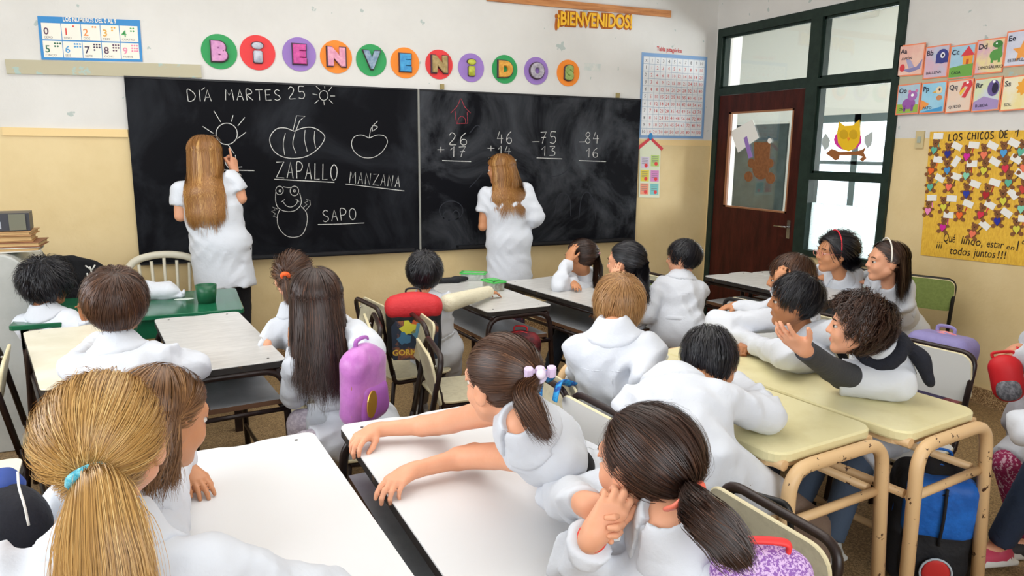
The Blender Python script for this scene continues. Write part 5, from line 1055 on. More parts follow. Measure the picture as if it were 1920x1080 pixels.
        cp_ = [dict(q_) for q_ in coll]+[el3(N+up*.055*k, A([.042, .042, .046])*k, Rt, .008, op='s')]; vx = max(vox*1.2, .006)
        fl = folds(Rt, N, fold, seed)
        if collar:
            def clp(P):
                q = (P-N) @ Rt; r = np.sqrt((q[:, 0]/1.06)**2+q[:, 1]**2+(q[:, 2]*.8)**2); ang = np.abs(np.arctan2(q[:, 0], q[:, 1])); return np.maximum(r-(.079+.010*(q[:, 1] > 0))*k*(1 if not stand else 1.25), .10-ang)
            sdf_obj('collar', [(cp_, vx*.9)], [ms], root.children[-1] if False else so, lambda P: fl(P)*.7-.0075, clip=clp)
        zb = -(.225 if not stand else .34)*k
        def clb(P): q = (P-N) @ Rt; return np.maximum(np.abs(q[:, 2]-zb)-.015, q[:, 1]+.02)
        def cly(P): q = (P-N) @ Rt; return np.maximum(np.maximum(np.abs(q[:, 2]+(.095 if not stand else .13)*k)-.0035, q[:, 1]+.03), np.abs(q[:, 0])-hwS*.95)
        def clc(P): q = (P-N) @ Rt; return np.maximum(np.maximum(np.abs(q[:, 0])-.004, q[:, 1]), q[:, 2]+.10*k)
        if belt: sdf_obj('belt', [(cp_, vx*.9)], [ms], so, lambda P: fl(P)*.9-.0042, clip=clb)
        sdf_obj('yoke_seam', [(cp_, vx*.8)], [ms], so, lambda P: fl(P)-.0022, clip=cly)
        sdf_obj('back_seam', [(cp_, vx*.8)], [ms], so, lambda P: fl(P)-.0022, clip=clc)
    if hair: make_hair(root, c, R, hs, hair, [dict(q_, wr=0) for q_ in coll] if ms and hair['kind'] == 'long' else None, fw)
    if trousers:
        mt = mat('trouser_'+str(trousers), trousers, 0.85, bump=0.3, bscale=70) if isinstance(trousers, str) else trousers; tp = [el3(Pe-A([0, 0, .02]), A([tr[2][0]+.002-.03*stand, tr[2][1]+.002-.03*stand, .085])*k, frame(hf, up), .03)]
        for s in (-1, 1): h_, kn, an = lj[s]; e = an+(kn-an)*(.06 if not legskin else .72); tp += [rc(h_, kn, .075*k*lr, .053*k*lr, .02, wr=.002), rc(kn, e-nrm(kn-an)*.02, .053*k*lr, .042*k*lr, .012, wr=.003, cut=(e, nrm(an-kn)))]
        sdf_obj('trousers', [(tp, .0105)], [mt], root)
    if shoes:
        msh = mat('shoe_'+shoes, shoes, 0.5); msl = mat('shoe_sole', 'D8D8D4', 0.6)
        for s in (-1, 1):
            h_, kn, an = lj[s]; Rf = frame(hf); L = .10*k if not stand else .125; z0 = an[2]-.07
            sd_ = [el3(an+hf*.038*k-A([0, 0, .042]), (.040*k, L, .036), Rf, .01), rc(an-A([0, 0, .045])-hf*.01, an-A([0, 0, .005])-hf*.01, .040, .037, .02), bx3(A([an[0], an[1], z0+.013])+hf*.038*k, (.040*k, L*.97, .012), Rf, .011, .004, m=1)]
            for p_ in sd_[:2]: p_['cut'] = [(A([0, 0, z0+.002]), A([0, 0, -1.]))]
            sdf_obj('shoe', [(sd_, .007)], [msh, msl], root)
    return dict(root=root, c=c, R=R, P=P, N=N, up=up, Rt=Rt, fw=fw, rgt=rgt, sh=sh, aj=aj, lj=lj, Pe=Pe, hf=hf, hr=hr, mid=mid, k=k, hs=hs)
def hair_tie(p, tie, m, r=.016, name='hair_tie', tube=.006, tail=None):
    s = p['hs']; o = A([0, -.012, .028]); t = nrm(A(tie)-o); c = p['P'](*(o+t*A([.0745, .0935, .0815])*1.10)); n = p['R'] @ t
    if tail is not None: n = nrm(nrm(A(tail)-c)+n)
    u = nrm(np.cross(n, [0, 0, 1])); v = np.cross(n, u); mb = MB(); mb.tube([c+n*.004+(u*math.cos(a)+v*math.sin(a))*r*s for a in np.linspace(0, 2*math.pi, 18)[:-1]], tube*s, m, 8, closed=True); o_ = mb.build(name, p['root']); return c, n, u, v
def headband(p, m, y=.02, w=.009):
    R_ = [];
    for a in np.linspace(math.radians(-12), math.radians(192), 24): R_.append(p['P'](.0835*math.cos(a), y-.012-.02*0, .028+.094*math.sin(a)))
    MB().tube(R_, w*.55*p['hs'], m, 8, flat=.8).build('headband', p['root'])
# ------------------------------------------------------------------ the people
HBL = hair_mat('hair_golden_blonde', '7A5630', 'BF9250', 'F2D596'); HBR = hair_mat('hair_light_brown', '4A3220', '7C5634', 'B98B58'); HDB = hair_mat('hair_dark_brown', '170E0B', '36221A', '67432F')
HBK = hair_mat('hair_black', '07070A', '14131A', '2E2C33'); HMB = hair_mat('hair_chestnut', '24150E', '4A2E1E', '80573A'); HCB = hair_mat('hair_boy_blond', '6E4B2A', 'A5794A', 'D9B27A'); HTC = hair_mat('hair_teacher_blonde', '5E3C1C', '9C6A36', 'D9AC68')
BRL = mat('eyebrow_light', '8A6238', 0.8)
TC_ = {}
def tiewrap(name, c, r=.5): return mat(name, c, r)
# --- foreground: blonde ponytail girl
h = atD(196, 838, 1.09); tb = [atD(176, 900, .985), atD(188, 970, .945), atD(198, 1050, .93), atD(205, 1130, .92), atD(208, 1200, .92)]
tie = (-.004, -.108, .012)
K13 = person('girl with golden blonde ponytail and turquoise tie, back turned, left foreground', h, (86, 2, 0), hs=1.03, k=1.15, shw=1.2, neck=h+A([.0, -.04, -.125]), pelvis=(-.20, .90, .50), face=74, skin='pink', armR=dict(w=(.10, 1.10, .62), pole=(1, .2, 0)), armL=dict(w=(-.42, 1.20, .66)),
    hair=dict(kind='pony', mat=HBL, n=7200, tie=tie, tail=tb, w=.0010, tr=(.009, .024, .042, .056, .060, .055), fly=.02, clumps=420, wob=.010, seed=3, steps=9, tsteps=12, brow=BRL), vox=.0055, avox=.005, seed=3)
hair_tie(K13, tie, mat('turquoise_scrunchie', '3FA9C4', .7, col2='8FD6E0', nscale=120, bump=.6, bscale=200), .020, tube=.0075, tail=tb[0])
h = atD(303, 785, 1.50); w_ = atZ(350, 880, .745)
K14 = person('girl with brown hair half hidden behind the blonde ponytail, hand on the white desk', h, (36, -14, 0), hs=1.02, k=1.0, pelvis=(-.34, 1.66, .46), face=35, skin='tan', armR=dict(w=w_, e=atZ(318, 842, .80), f=atZ(402, 945, .715)-w_, n=(0, 0, -1), short=.05, hs=1.0, curl=(.25, .25, .3, .3)), armL=dict(w=(-.12, 1.85, .74)),
    hair=dict(kind='long', mat=HBR, n=2600, len=.15, w=.0018, seed=4, drift=(-.02, -.02, 0), limit=84), vox=.006, avox=.0035, seed=4)
# --- brown-haired boy between the two left desks
K2 = person('boy with straight brown bowl haircut, back turned, leaning on two desks', atD(219, 570, 2.47), (84, -2, 0), hs=1.09, k=1.16, pelvis=(-.19, 2.55, .46), face=86, skin='tan', armR=dict(w=atZ(322, 662, .775), e=atZ(362, 690, .78), short=.02, pole=(1, 0, 0)), armL=dict(w=atZ(185, 640, .78), e=atZ(146, 688, .80)),
    hair=dict(kind='short', mat=HMB, n=3200, len=.100, bang=.2, lift=.012, nape=-.075, drop=.02, w=.0022, seed=5, overear=False, vol=.003), seed=5)
K1 = person('boy with thick tousled black hair seated at the green table, far left', atD(89, 532, 3.6), (52, -4, 0), hs=1.05, k=1.1, pelvis=atD(125, 690, 3.72), face=68, skin='olive', armR=dict(w=atZ(163, 598, .74), short=.0), armL=dict(w=(-.62, 4.15, .74), pole=(0, 0, -1)),
    hair=dict(kind='short', mat=HBK, n=2200, len=.09, lift=.024, nape=-.08, w=.003, clump=.8, stray=.008, seed=6, vol=.008, curly=.006), vox=.008, seed=6)
# --- two girls right of the grey desk
t3 = [atD(541, 545, 3.18), atD(545, 572, 3.16)]; tie = (-.02, -.105, .025)
K3 = person('girl with orange hair tie, mostly hidden behind the long-haired girl', atD(552, 522, 3.3), (74, -4, 0), hs=1.08, k=1.05, pelvis=(.58, 3.26, .46), face=80, skin='fair', armL=dict(w=atD(500, 648, 3.08), pole=(-1, 0, -1), f=(-.2, -.3, -.6)), armR=dict(w=(.62, 3.5, .74)),
    hair=dict(kind='pony', mat=HMB, n=1800, tie=tie, tail=t3, w=.0025, fly=.03, seed=7, tr=(.01, .02, .018)), vox=.008, seed=7)
hair_tie(K3, tie, mat('orange_scrunchie', 'F0622A', .7, bump=.5), .013, tube=.009, tail=t3[0])
K4 = person('girl with very long dark brown hair, elbow over her chair back', atD(592, 562, 2.75), (86, 2, 0), hs=1.12, k=1.12, neck=atD(598, 628, 2.72), pelvis=(.64, 2.74, .44), face=88, hips=178, skin='tan', armR=dict(e=atD(692, 652, 2.62), w=atD(646, 700, 2.78), pole=(1, -.3, -.3)), armL=dict(w=(.38, 2.95, .76)),
    knees=((.36, 2.60, .47), (.38, 2.84, .47)), feet=((.33, 2.58, .09), (.35, 2.85, .09)), hem=.2,
    trousers=mat('lavender_leggings', 'B9AEBB', .85, col2='D3CAD3', nscale=60, thr=(.45, .55)), legskin=True, shoes='D8D4CC', hair=dict(kind='long', mat=HDB, n=3600, len=.345, drift=(0, -.06, 0), wave=.014, converge=-.10, limit=125, w=.0022, seed=8, overear=True, vol=.003), seed=8)
# --- boy with cast
K5 = person('boy with black hair, red backpack and plaster cast laid on the desk', atD(796, 513, 3.75), (75, -3, 0), hs=.97, k=1.0, pelvis=(1.20, 3.62, .50), face=72, skin='tan', armR=dict(w=atZ(915, 547, .745), e=atZ(848, 566, .775), sleeve='short', frac=.95, f=(.6, .1, -.12), hs=.9), armL=dict(w=(1.12, 3.9, .7)), hem=.2, trousers='8A8580', shoes='B8B8BC',
    hair=dict(kind='short', mat=HBK, n=2200, len=.085, lift=.016, nape=-.085, w=.0028, seed=9, vol=.004), vox=.0075, seed=9)
S_, E_, W_ = K5['aj'][1]; d = nrm(W_-E_); sdf_obj('plaster_cast', [([rc(E_-d*.045, W_+d*.005, .047, .033, .01, wr=.0012, cut=[(W_+d*.022, d)])], .0045)], [mat('plaster_bandage', 'E4DDC2', .9, bump=.5, bscale=90)], K5['root'])
# --- the three by the right part of the board
t6 = [atD(1121, 505, 4.6), atD(1121, 535, 4.58), atD(1119, 560, 4.56)]; tie = (.045, -.095, .02); h = atD(1087, 484, 4.66)
K6 = person('girl with dark ponytail holding her head in her hand at the desk', h, (128, -8, 10), hs=1.06, k=1.02, pelvis=(2.52, 4.10, .45), neck=h+A([.05, .02, -.122]), face=150, skin='tan', armL=dict(w=atD(1066, 490, 4.55), e=atZ(1046, 533, .74), f=(.25, -.05, 1), n=(.9, .3, .1), curl=(.3, .3, .3, .3), hs=1.05), armR=dict(w=atZ(1075, 531, .74), pole=(0, 1, 0)),
    hair=dict(kind='pony', mat=HDB, n=1500, tie=tie, tail=t6, w=.0035, seed=10, tr=(.01, .03, .026, .012), fly=.02), vox=.0075, seed=10)
hair_tie(K6, tie, mat('pink_tie', 'E6A2AE', .6), .012, tail=t6[0])
t7 = [atD(1200, 520, 3.95), atD(1206, 548, 3.93), atD(1206, 575, 3.92)]; tie = (.04, -.10, -.01); h = atD(1172, 492, 4.02)
K7 = person('girl with wavy black ponytail and pink tie behind the blond boy', h, (128, -4, 0), hs=1.05, k=1.02, neck=h+A([.06, 0, -.15]), pelvis=(2.48, 3.66, .45), face=150, skin='fair', armL=dict(w=atD(1152, 530, 3.92), f=(.1, .1, 1), n=(.5, .4, .2)), armR=dict(w=(2.3, 3.75, .60)),
    hair=dict(kind='pony', mat=HBK, n=1500, tie=tie, tail=t7, w=.0035, seed=11, tr=(.012, .036, .042, .03), wob=.02, fly=.02), vox=.0075, seed=11)
hair_tie(K7, tie, MATS['pink_tie'], .014, tail=t7[0])
K8 = person('boy with short black hair sitting sideways by the door, head turned left', atD(1281, 484, 4.15), (128, -3, 0), hs=.97, k=1.1, neck=atD(1276, 522, 4.15), pelvis=atD(1272, 612, 4.1), face=70, hips=40, skin='fair', armL=dict(w=atD(1222, 590, 4.2)), armR=dict(w=(2.86, 3.86, .62), pole=(1, -.3, -1)), hem=.22,
    hair=dict(kind='short', mat=HBK, n=1500, len=.06, lift=.008, nape=-.06, w=.003, seed=12), vox=.0075, seed=12)
# --- blond boy
K9 = person('boy with straight blond hair, back turned, leaning at the yellow desk', atD(1161, 572, 2.62), (60, -2, 0), hs=1.04, k=1.16, neck=atD(1150, 622, 2.52), pelvis=(1.37, 2.06, .46), face=52, skin='pink', armR=dict(w=atZ(1232, 672, .735), e=atD(1205, 712, 2.4)), armL=dict(w=(1.50, 2.36, .73)), hem=.2,
    hair=dict(kind='short', mat=HCB, n=3400, len=.135, lift=.010, nape=-.105, drop=.035, w=.0020, seed=13, vol=.002, bang=.1), seed=13, trousers='6B5A4E')
# --- black-haired boy lying on the yellow desk
h = atD(1331, 680, 2.32)
K10 = person('boy with short black hair lying forward over the yellow desk', h, (52, -32, -8), hs=1.02, k=1.2, neck=atD(1262, 722, 2.22), pelvis=atD(1272, 862, 2.08), face=52, skin='tan', armR=dict(e=atZ(1437, 778, .76), w=atZ(1382, 715, .75), pole=(1, 0, 0)), armL=dict(w=(1.62, 1.95, .74), e=(1.45, 1.75, .8)), hem=.10,
    feet=((1.56, 1.52, .07), (1.72, 1.46, .07)), knees=((1.58, 1.62, .38), (1.76, 1.56, .38)), trousers='6E5C50',
    hair=dict(kind='short', mat=HBK, n=2600, len=.055, lift=.010, nape=-.06, w=.0022, seed=14), vox=.0058, seed=14)
# --- girl with bare outstretched arms
tie = (.015, -.112, .028); t11 = [atD(985, 740, 1.58), atD(1005, 785, 1.53), atD(1030, 825, 1.50)]; h = atD(940, 716, 1.70)
wl, wr_ = atZ(768, 884, .738), atZ(702, 806, .738)
K11 = person('girl with brown ponytail and both bare arms stretched over the white desk', h, (108, -6, -4), hs=1.01, k=1.02, neck=atD(985, 800, 1.62), pelvis=(1.14, 1.72, .45), face=196, hips=180, skin='pink', sleeve='cap',
    armL=dict(w=wl, e=atZ(890, 852, .750), f=atZ(712, 925, .735)-wl, n=(-.25, -.1, -1), curl=(.45, .55, .65, .7), hs=1.08), armR=dict(w=wr_, e=atZ(822, 796, .750), f=atZ(652, 832, .735)-wr_, n=(-.2, -.2, -1), curl=(.5, .6, .7, .7), hs=1.08),
    hair=dict(kind='pony', mat=HMB, n=4200, tie=tie, tail=t11, w=.0015, tr=(.011, .026, .030, .022, .008), seed=15, fly=.008), vox=.005, avox=.0035, seed=15, shw=.95, collar=True)
sdf_obj('undershirt', [([el3(K11['sh'][-1]-K11['up']*.078+K11['rgt']*.022, (.046, .056, .060), K11['Rt'], .01), el3(K11['sh'][-1]-K11['up']*.13+K11['rgt']*.028, (.040, .056, .055), K11['Rt'], .03)], .006)], [mat('black_cotton', '15151A', .85)], K11['root'])
c, n_, u_, v_ = hair_tie(K11, tie, mat('lilac_tie', 'E2D4EA', .5), .015, tail=t11[0])
b = MB(); ML = mat('lilac_bow', 'DCC6E6', .5)
for a, r in ((-.026, .014), (0, .010), (.026, .014)): b.box(c+n_*.016+nrm(np.cross(n_, u_))*.0+u_*a+A([0, 0, .016]), (.020, .018, .026), ML, np.c_[u_, n_, np.cross(u_, n_)], bev=.005)
b.ell(c+n_*.022+A([0, 0, .016]), (.011, .011, .013), mat('lilac_centre', 'F0E4F4', .5)); b.build('hair_bow', K11['root'])
# --- girl with clasped hands
tie = (.020, -.100, -.040); t12 = [atD(1308, 958, 1.10), atD(1352, 1000, 1.07), atD(1385, 1040, 1.06), atD(1400, 1062, 1.06)]; h = atD(1211, 870, 1.32)
eL, wL = atZ(1085, 1066, .765), atD(1112, 1004, 1.235); eR, wR = atZ(1052, 928, .765), atD(1100, 946, 1.30)
K12 = person('girl with dark hair, coral clip and clasped hands, right foreground', h, (104, -6, 2), hs=1.0, k=1.1, neck=atD(1262, 985, 1.25), pelvis=(1.00, 1.06, .46), face=176, hips=180, skin='pink',
    armL=dict(w=wL, e=eL, f=atD(1158, 935, 1.235)-wL, n=(.30, .75, -.2), curl=(.65, .75, .8, .85), thumb=(.5, .1), short=.03, hs=1.0), armR=dict(w=wR, e=eR, f=atD(1172, 968, 1.245)-wR, n=(-.45, -.7, .1), curl=(.75, .8, .85, .9), thumb=(.5, .2), short=.03, hs=1.0),
    hair=dict(kind='pony', mat=HDB, n=4200, tie=tie, tail=t12, w=.0015, tr=(.014, .030, .034, .030, .012), seed=16, fly=.02), vox=.005, avox=.0032, seed=16)
c, n_, u_, v_ = hair_tie(K12, tie, mat('coral_tie', 'F0705A', .5), .018, tail=t12[0])
MB().tube(smooth_path([atD(1252, 954, 1.165), atD(1272, 946, 1.135), atD(1300, 918, 1.150)], 5), .0095, mat('coral_clip', 'F4806A', .35), 8, flat=.5).build('hair_clip', K12['root'])
d = nrm(wL-eL); u = nrm(np.cross(d, [0, 0, 1])); v = np.cross(d, u); q = wL-d*.012; MB().tube([q+(u*math.cos(a)+v*math.sin(a))*.0235 for a in np.linspace(0, 6.283, 20)[:-1]], .0028, mat('red_thread', 'E2382E', .5), 6, closed=True).build('bracelet', K12['root'])
# --- the two boys at the right of the yellow desks
h = atD(1490, 565, 2.95); wl = atZ(1405, 642, .745)
K15 = person('black-haired boy in left profile with blue collar, fist on the yellow desk', h, (140, 0, 0), hs=1.02, k=1.12, neck=h+A([.06, .0, -.15]), pelvis=(2.62, 2.36, .46), face=165, hips=180, skin='olive', armL=dict(w=wl, e=atZ(1478, 668, .79), f=atZ(1385, 662, .73)-wl, n=(0, 0, -1), curl=(1.2, 1.3, 1.3, 1.3), hs=1.1), armR=dict(w=atZ(1430, 652, .74), e=(2.15, 2.5, .8)),
    hair=dict(kind='short', mat=HBK, n=3000, len=.052, lift=.010, nape=-.06, w=.0022, seed=17, face=.170), vox=.0055, seed=17)
h = atD(1607, 614, 2.52); wl = atD(1507, 655, 2.20); el_ = atZ(1578, 706, .765)
K16 = person('curly brown-haired boy with dark scarf holding out an open hand', h, (136, 2, 4), hs=.96, k=1.1, neck=h+A([.105, -.02, -.080]), pelvis=(2.55, 1.93, .50), face=165, hips=180, skin='pink', armL=dict(w=wl, e=el_, f=atD(1462, 622, 2.16)-wl, n=(-.35, .35, 1), curl=(.12, .2, .3, .35), spread=.16, thumb=(1.1, .0), hs=1.12, sleeve='short', frac=1.0), armR=dict(w=atZ(1560, 690, .74), e=(2.3, 2.2, .8)),
    hair=dict(kind='short', mat=HDB, n=3600, len=.060, bang=-.75, lift=.022, nape=-.07, w=.0026, seed=18, curly=.011, steps=12, vol=.006, face=.182, clump=.75, overear=False), vox=.0055, seed=18, trousers='4E5E74', shoes='C8C8C4')
S_, E_, W_ = K16['aj'][-1]; d = nrm(W_-E_); mg_ = mat('dark_grey_knit', '3B3C40', .9, bump=.3, bscale=120)
sdf_obj('jumper_sleeve', [([rc(E_, E_+(S_-E_)*.35, .043, .04, .01), rc(S_+(E_-S_)*.7, E_+(W_-E_)*.3, .043, .043, .01), rc(E_, W_+d*.03, .044, .032, .01, wr=.002, cut=(W_-d*.012, d))], .0045)], [mg_], K16['root'])
N, up, fw, rg = K16['N'], K16['up'], K16['fw'], K16['rgt']; ms_ = mat('navy_wool_scarf', '20222C', .95, bump=.6, bscale=90)
ring = [N+rg*math.sin(a)*.068+fw*math.cos(a)*.062+up*(.012+.012*math.sin(a*2)) for a in np.linspace(0, 6.283, 13)]
sdf_obj('scarf', [([rc(a, b_, .026, .026, .012, wr=.002) for a, b_ in zip(ring[:-1], ring[1:])]+[rc(N-fw*.07+A([0, 0, 0]), N-fw*.13-rg*.03-A([0, 0, .06]), .035, .042, .02, flat=(fw, .6)), rc(N-fw*.13-rg*.03-A([0, 0, .06]), N-fw*.15-rg*.05-A([0, 0, .12]), .042, .03, .02, flat=(fw, .6))], .005)], [ms_], K16['root'])
N, up, fw, rg = K15['N'], K15['up'], K15['fw'], K15['rgt']; mb_ = mat('royal_blue_collar', '2E4FA8', .8)
ring = [N+rg*math.sin(a)*.060+fw*math.cos(a)*.056+up*.006 for a in np.linspace(0, 6.283, 13)]; sdf_obj('polo_collar', [([rc(a, b_, .015, .015, .008) for a, b_ in zip(ring[:-1], ring[1:])], .005)], [mb_], K15['root'])
b = MB(); b.tube(smooth_path([N-up*.03*1+rg*-.055+fw*.07, K15['sh'][-1]*.5+N*.5+up*.055, N-fw*.10-rg*.07-up*.04, N-fw*.13-rg*.08-up*.16], 6), .021, mat('black_strap', '1B1C20', .8), 8, flat=.35, up=(0, 0, 1)); b.build('shoulder_strap', K15['root'])
S_, E_, W_ = K15['aj'][-1]; d = nrm(W_-E_); u = nrm(np.cross(d, [0, 0, 1])); v = np.cross(d, u); MB().tube([W_-d*.004+(u*math.cos(a)+v*math.sin(a))*.0255 for a in np.linspace(0, 6.283, 20)[:-1]], .003, mat('blue_band', '4A5A7A', .5), 6, closed=True).build('bracelet', K15['root'])
h = atD(1482, 522, 3.3)
K17 = person('brown-haired child peeping from behind the black-haired boy, hand at the mouth', h, (138, -6, 0), hs=1.02, k=1.05, neck=h+A([.05, -.02, -.15]), pelvis=(2.78, 2.62, .56), face=160, skin='tan', armL=dict(w=atD(1462, 535, 3.22), e=atD(1470, 590, 3.2), f=(0, .1, 1), n=(.5, .3, .1), curl=(.8, .8, .8, .8), hs=.95), armR=dict(w=atD(1382, 572, 3.62), f=(-.3, .1, -.05), e=atD(1425, 590, 3.5)),
    hair=dict(kind='short', mat=HMB, n=1500, len=.06, lift=.006, nape=-.06, w=.003, seed=19), vox=.0075, seed=19)
# --- two girls by the window
h = atD(1566, 474, 4.3); tie = (.05, -.085, -.03); t18 = [atD(1597, 492, 4.25), atD(1606, 508, 4.22)]
K18 = person('girl with glasses and red hairband leaning on the desk by the window', h, (158, 0, 0), hs=1.10, k=1.08, neck=h+A([.08, .02, -.16]), pelvis=(4.03, 3.42, .48), face=185, skin='tan', armL=dict(w=atZ(1548, 520, .80), e=atZ(1600, 516, .82)), armR=dict(w=atZ(1530, 512, .80)), 
    hair=dict(kind='pony', mat=HBK, n=1700, tie=tie, tail=t18, w=.0035, seed=20, tr=(.014, .034, .04), fly=.04, vol=.004, wob=.02, rad=(.080, .098, .086)), vox=.006, seed=20)
headband(K18, mat('red_hairband', 'D8283A', .35)); mgl = mat('pink_gold_glasses', 'D88A7A', .3); P = K18['P']; b = MB()
for q in (-1, 1): b.tube([P(q*.032+.022*math.cos(a), .094-.002*q*0, -.002+.016*math.sin(a)) for a in np.linspace(0, 6.283, 16)[:-1]], .0018, mgl, 6, closed=True); b.tube([P(q*.054, .093, .002), P(q*.078, .01, .0)], .0018, mgl, 6)
b.tube([P(-.010, .094, .002), P(.010, .094, .002)], .0018, mgl, 6); b.build('glasses', K18['root'])
h = atD(1662, 490, 4.02)
K19 = person('girl with long dark hair and white hairband, hands folded on the desk', h, (150, 0, 0), hs=1.06, k=1.08, neck=h+A([.07, .02, -.155]), pelvis=(4.04, 3.0, .48), face=180, skin='fair', armL=dict(w=atZ(1632, 530, .80), e=atZ(1695, 535, .83), n=(0, .5, -1)), armR=dict(w=atZ(1625, 520, .80), n=(0, -.5, -1)),
    hair=dict(kind='long', mat=HDB, n=2200, len=.24, drift=(.02, -.01, 0), w=.003, seed=21, limit=75, converge=.1, face=.17), vox=.006, seed=21)
headband(K19, mat('white_hairband', 'E8E4DA', .35))
# --- partly seen children at the right edge
K20 = person('child standing at the right edge in floral leggings, holding a red strap', atD(1975, 560, 2.95), (150, -10, 0), hs=1.05, k=1.12, pelvis=atD(1955, 800, 3.0), face=160, skin='fair', armL=dict(w=atD(1905, 655, 2.85), f=(-.3, .2, -.3), curl=(1, 1, 1, 1)), armR=dict(w=atD(1930, 700, 3.0)), hem=.30,
    feet=(atZ(1925, 1010, .07), atZ(1975, 985, .07)), knees=(atD(1893, 870, 2.85), atD(1960, 870, 2.95)),
    trousers=mat('floral_pink_leggings', '9E2C5A', .85, col2='E0B6C6', nscale=75, thr=(.54, .57)), hair=dict(kind='long', mat=HDB, n=900, len=.2, seed=22, w=.003), vox=.008, seed=22)
K21 = person('seated child cut by the right edge, in jeans and red canvas shoes', atD(2040, 640, 2.5), (150, 0, 0), hs=1.05, k=1.12, pelvis=atD(2060, 850, 2.55), face=165, skin='fair', armL=dict(w=atD(1990, 830, 2.3), e=atD(1918, 800, 2.42)), armR=dict(w=atD(2020, 800, 2.45)), hem=.10,
    feet=(atZ(1872, 1022, .09), atZ(1990, 1080, .08)), knees=(atD(1972, 850, 2.48), atD(2050, 900, 2.35)), trousers='2E3C54', shoes='B8405A', hair=dict(kind='short', mat=HDB, n=900, len=.06, seed=23, w=.003), vox=.008, seed=23)
# --- teachers
hemz = atY(420, 533, 5.08)[2]; h = atY(386, 292, 5.08); pz = 0.93
K_T1 = person('blonde teacher with waist-long straight hair pointing at the left blackboard', h, (58, -4, 0), hs=1.10, k=1.0, pelvis=(h[0]+.07, 5.02, pz), face=78, skin='fair', stand=True, smock='white', sleeve='short', hem=pz-hemz,
    armR=dict(w=atY(440, 322, 5.10), e=atY(452, 372, 5.0), f=(.0, .05, 1), n=(-.75, .5, 0), curl=(0.05, 1.3, 1.4, 1.4), thumb=(.3, .6), frac=.62), armL=dict(w=atY(352, 395, 5.25), e=atY(338, 405, 5.06), frac=.6), feet=((h[0]-.02, 4.98, .08), (h[0]+.15, 5.02, .08)),
    trousers='15151A', shoes='1A1A1A', hair=dict(kind='long', mat=HTC, n=3400, len=.46, drift=(0.0, -.02, 0), w=.0030, seed=24, limit=115, converge=-.12, overear=True, vol=.006, wave=.012, push=.026), vox=.0075, avox=.006, seed=24, fold=.006)
h = atY(938, 318, 5.08); hemz = atY(960, 522, 5.05)[2]
K_T2 = person('teacher with light brown hair and sunglasses on her head at the right blackboard', h, (138, -6, 0), hs=1.02, k=.94, pelvis=(h[0]+.06, 5.02, .88), face=72, skin='tan', stand=True, smock='white', sleeve='short', hem=.88-hemz,
    armL=dict(w=atY(918, 405, 5.3), e=atY(905, 425, 5.08), frac=.55), armR=dict(w=atY(985, 395, 5.3), e=atY(998, 415, 5.05), frac=.9), feet=((h[0]-.03, 4.98, .08), (h[0]+.14, 5.0, .08)),
    trousers=mat('dark_floral_cloth', '2A1E2C', .85, col2='8A2A3C', nscale=40, thr=(.58, .6)), shoes='1A1A1A', hair=dict(kind='long', mat=HTC, n=2900, len=.34, drift=(.04, -.03, 0), w=.0030, seed=25, limit=115, converge=-.2, vol=.006, wave=.03, overear=True, push=.026), vox=.0075, avox=.006, seed=25, fold=.005,
    extra_smock=lambda q: [el3(q['N']-q['up']*.14-q['fw']*.04, (.17, .09, .15), q['Rt'], .03), rc(q['sh'][1]-q['up']*.02, q['sh'][1]+q['rgt']*.05-q['up']*.20, .06, .085, .04)])
# ------------------------------------------------------------------ bags and small things
def backpack(label, c, az, size, m, mp, mtrim, tilt=0, roll=0, mstrap=None, strapside=True, group=None, pock=.52, mz=None):
    """c: centre of the bag; az: direction its outer face looks"""
    c = A(c, float); a = math.radians(az); R = frame((math.cos(a), math.sin(a), 0)) @ rotm(tilt, roll, 0); w, d, h = size; P = lambda x, y, z: c+R @ A([x, y, z])
    pr = [bx3(c, (w/2, d/2, h/2), R, .045, 0), el3(P(0, 0, h*.30), (w*.49, d*.52, h*.28), R, .03), el3(P(0, d*.18, -h*.1), (w*.46, d*.45, h*.36), R, .03)]
    fl = folds(R, c, .0035, w*100)
    o = sdf_obj('backpack', [(pr, .0065)], [m], None, fl); tag(o, label, 'backpack', group)
    sdf_obj('front_pocket', [([bx3(P(0, d*.50, -h*.16), (w*.38, d*.20, h*pock*.5), R, .03, 0), el3(P(0, d*.55, -h*.2), (w*.34, d*.22, h*.2), R, .03)], .006)], [mp], o, fl)
    zm = mz or mtrim; b = MB()
    b.tube(smooth_path([P(-w*.46, d*.22, -h*.3), P(-w*.47, d*.20, h*.15), P(-w*.36, d*.16, h*.45), P(0, d*.13, h*.555), P(w*.36, d*.16, h*.45), P(w*.47, d*.20, h*.15), P(w*.46, d*.22, -h*.3)], 6), .0055, zm, 6); b.build('zip', o)
    b = MB(); b.tube(smooth_path([P(-.035, -d*.1, h*.53), P(-.03, -d*.1, h*.53+h*.11), P(.03, -d*.1, h*.53+h*.11), P(.035, -d*.1, h*.53)], 5), .008, mtrim, 8, flat=.6); b.build('top_handle', o)
    if strapside:
        for s in (-1, 1):
            b = MB(); b.tube(smooth_path([P(s*w*.22, -d*.45, h*.45), P(s*w*.27, -d*.5-.06, h*.3), P(s*w*.30, -d*.5-.075, 0), P(s*w*.32, -d*.5-.02, -h*.3), P(s*w*.36, -d*.42, -h*.42)], 6), .018, mstrap or mtrim, 8, flat=.35, up=(R[:, 0])); b.build('strap', o)
    return o, P, R
MPK = mat('pink_satin', 'C67AC4', .32, col2='B066B4', nscale=6, bump=.3, bscale=30, sheen=.3); MPU = mat('purple_satin', 'A45CB0', .35); MGD = mat('gold_trim', 'D8A84A', .3, metal=.7)
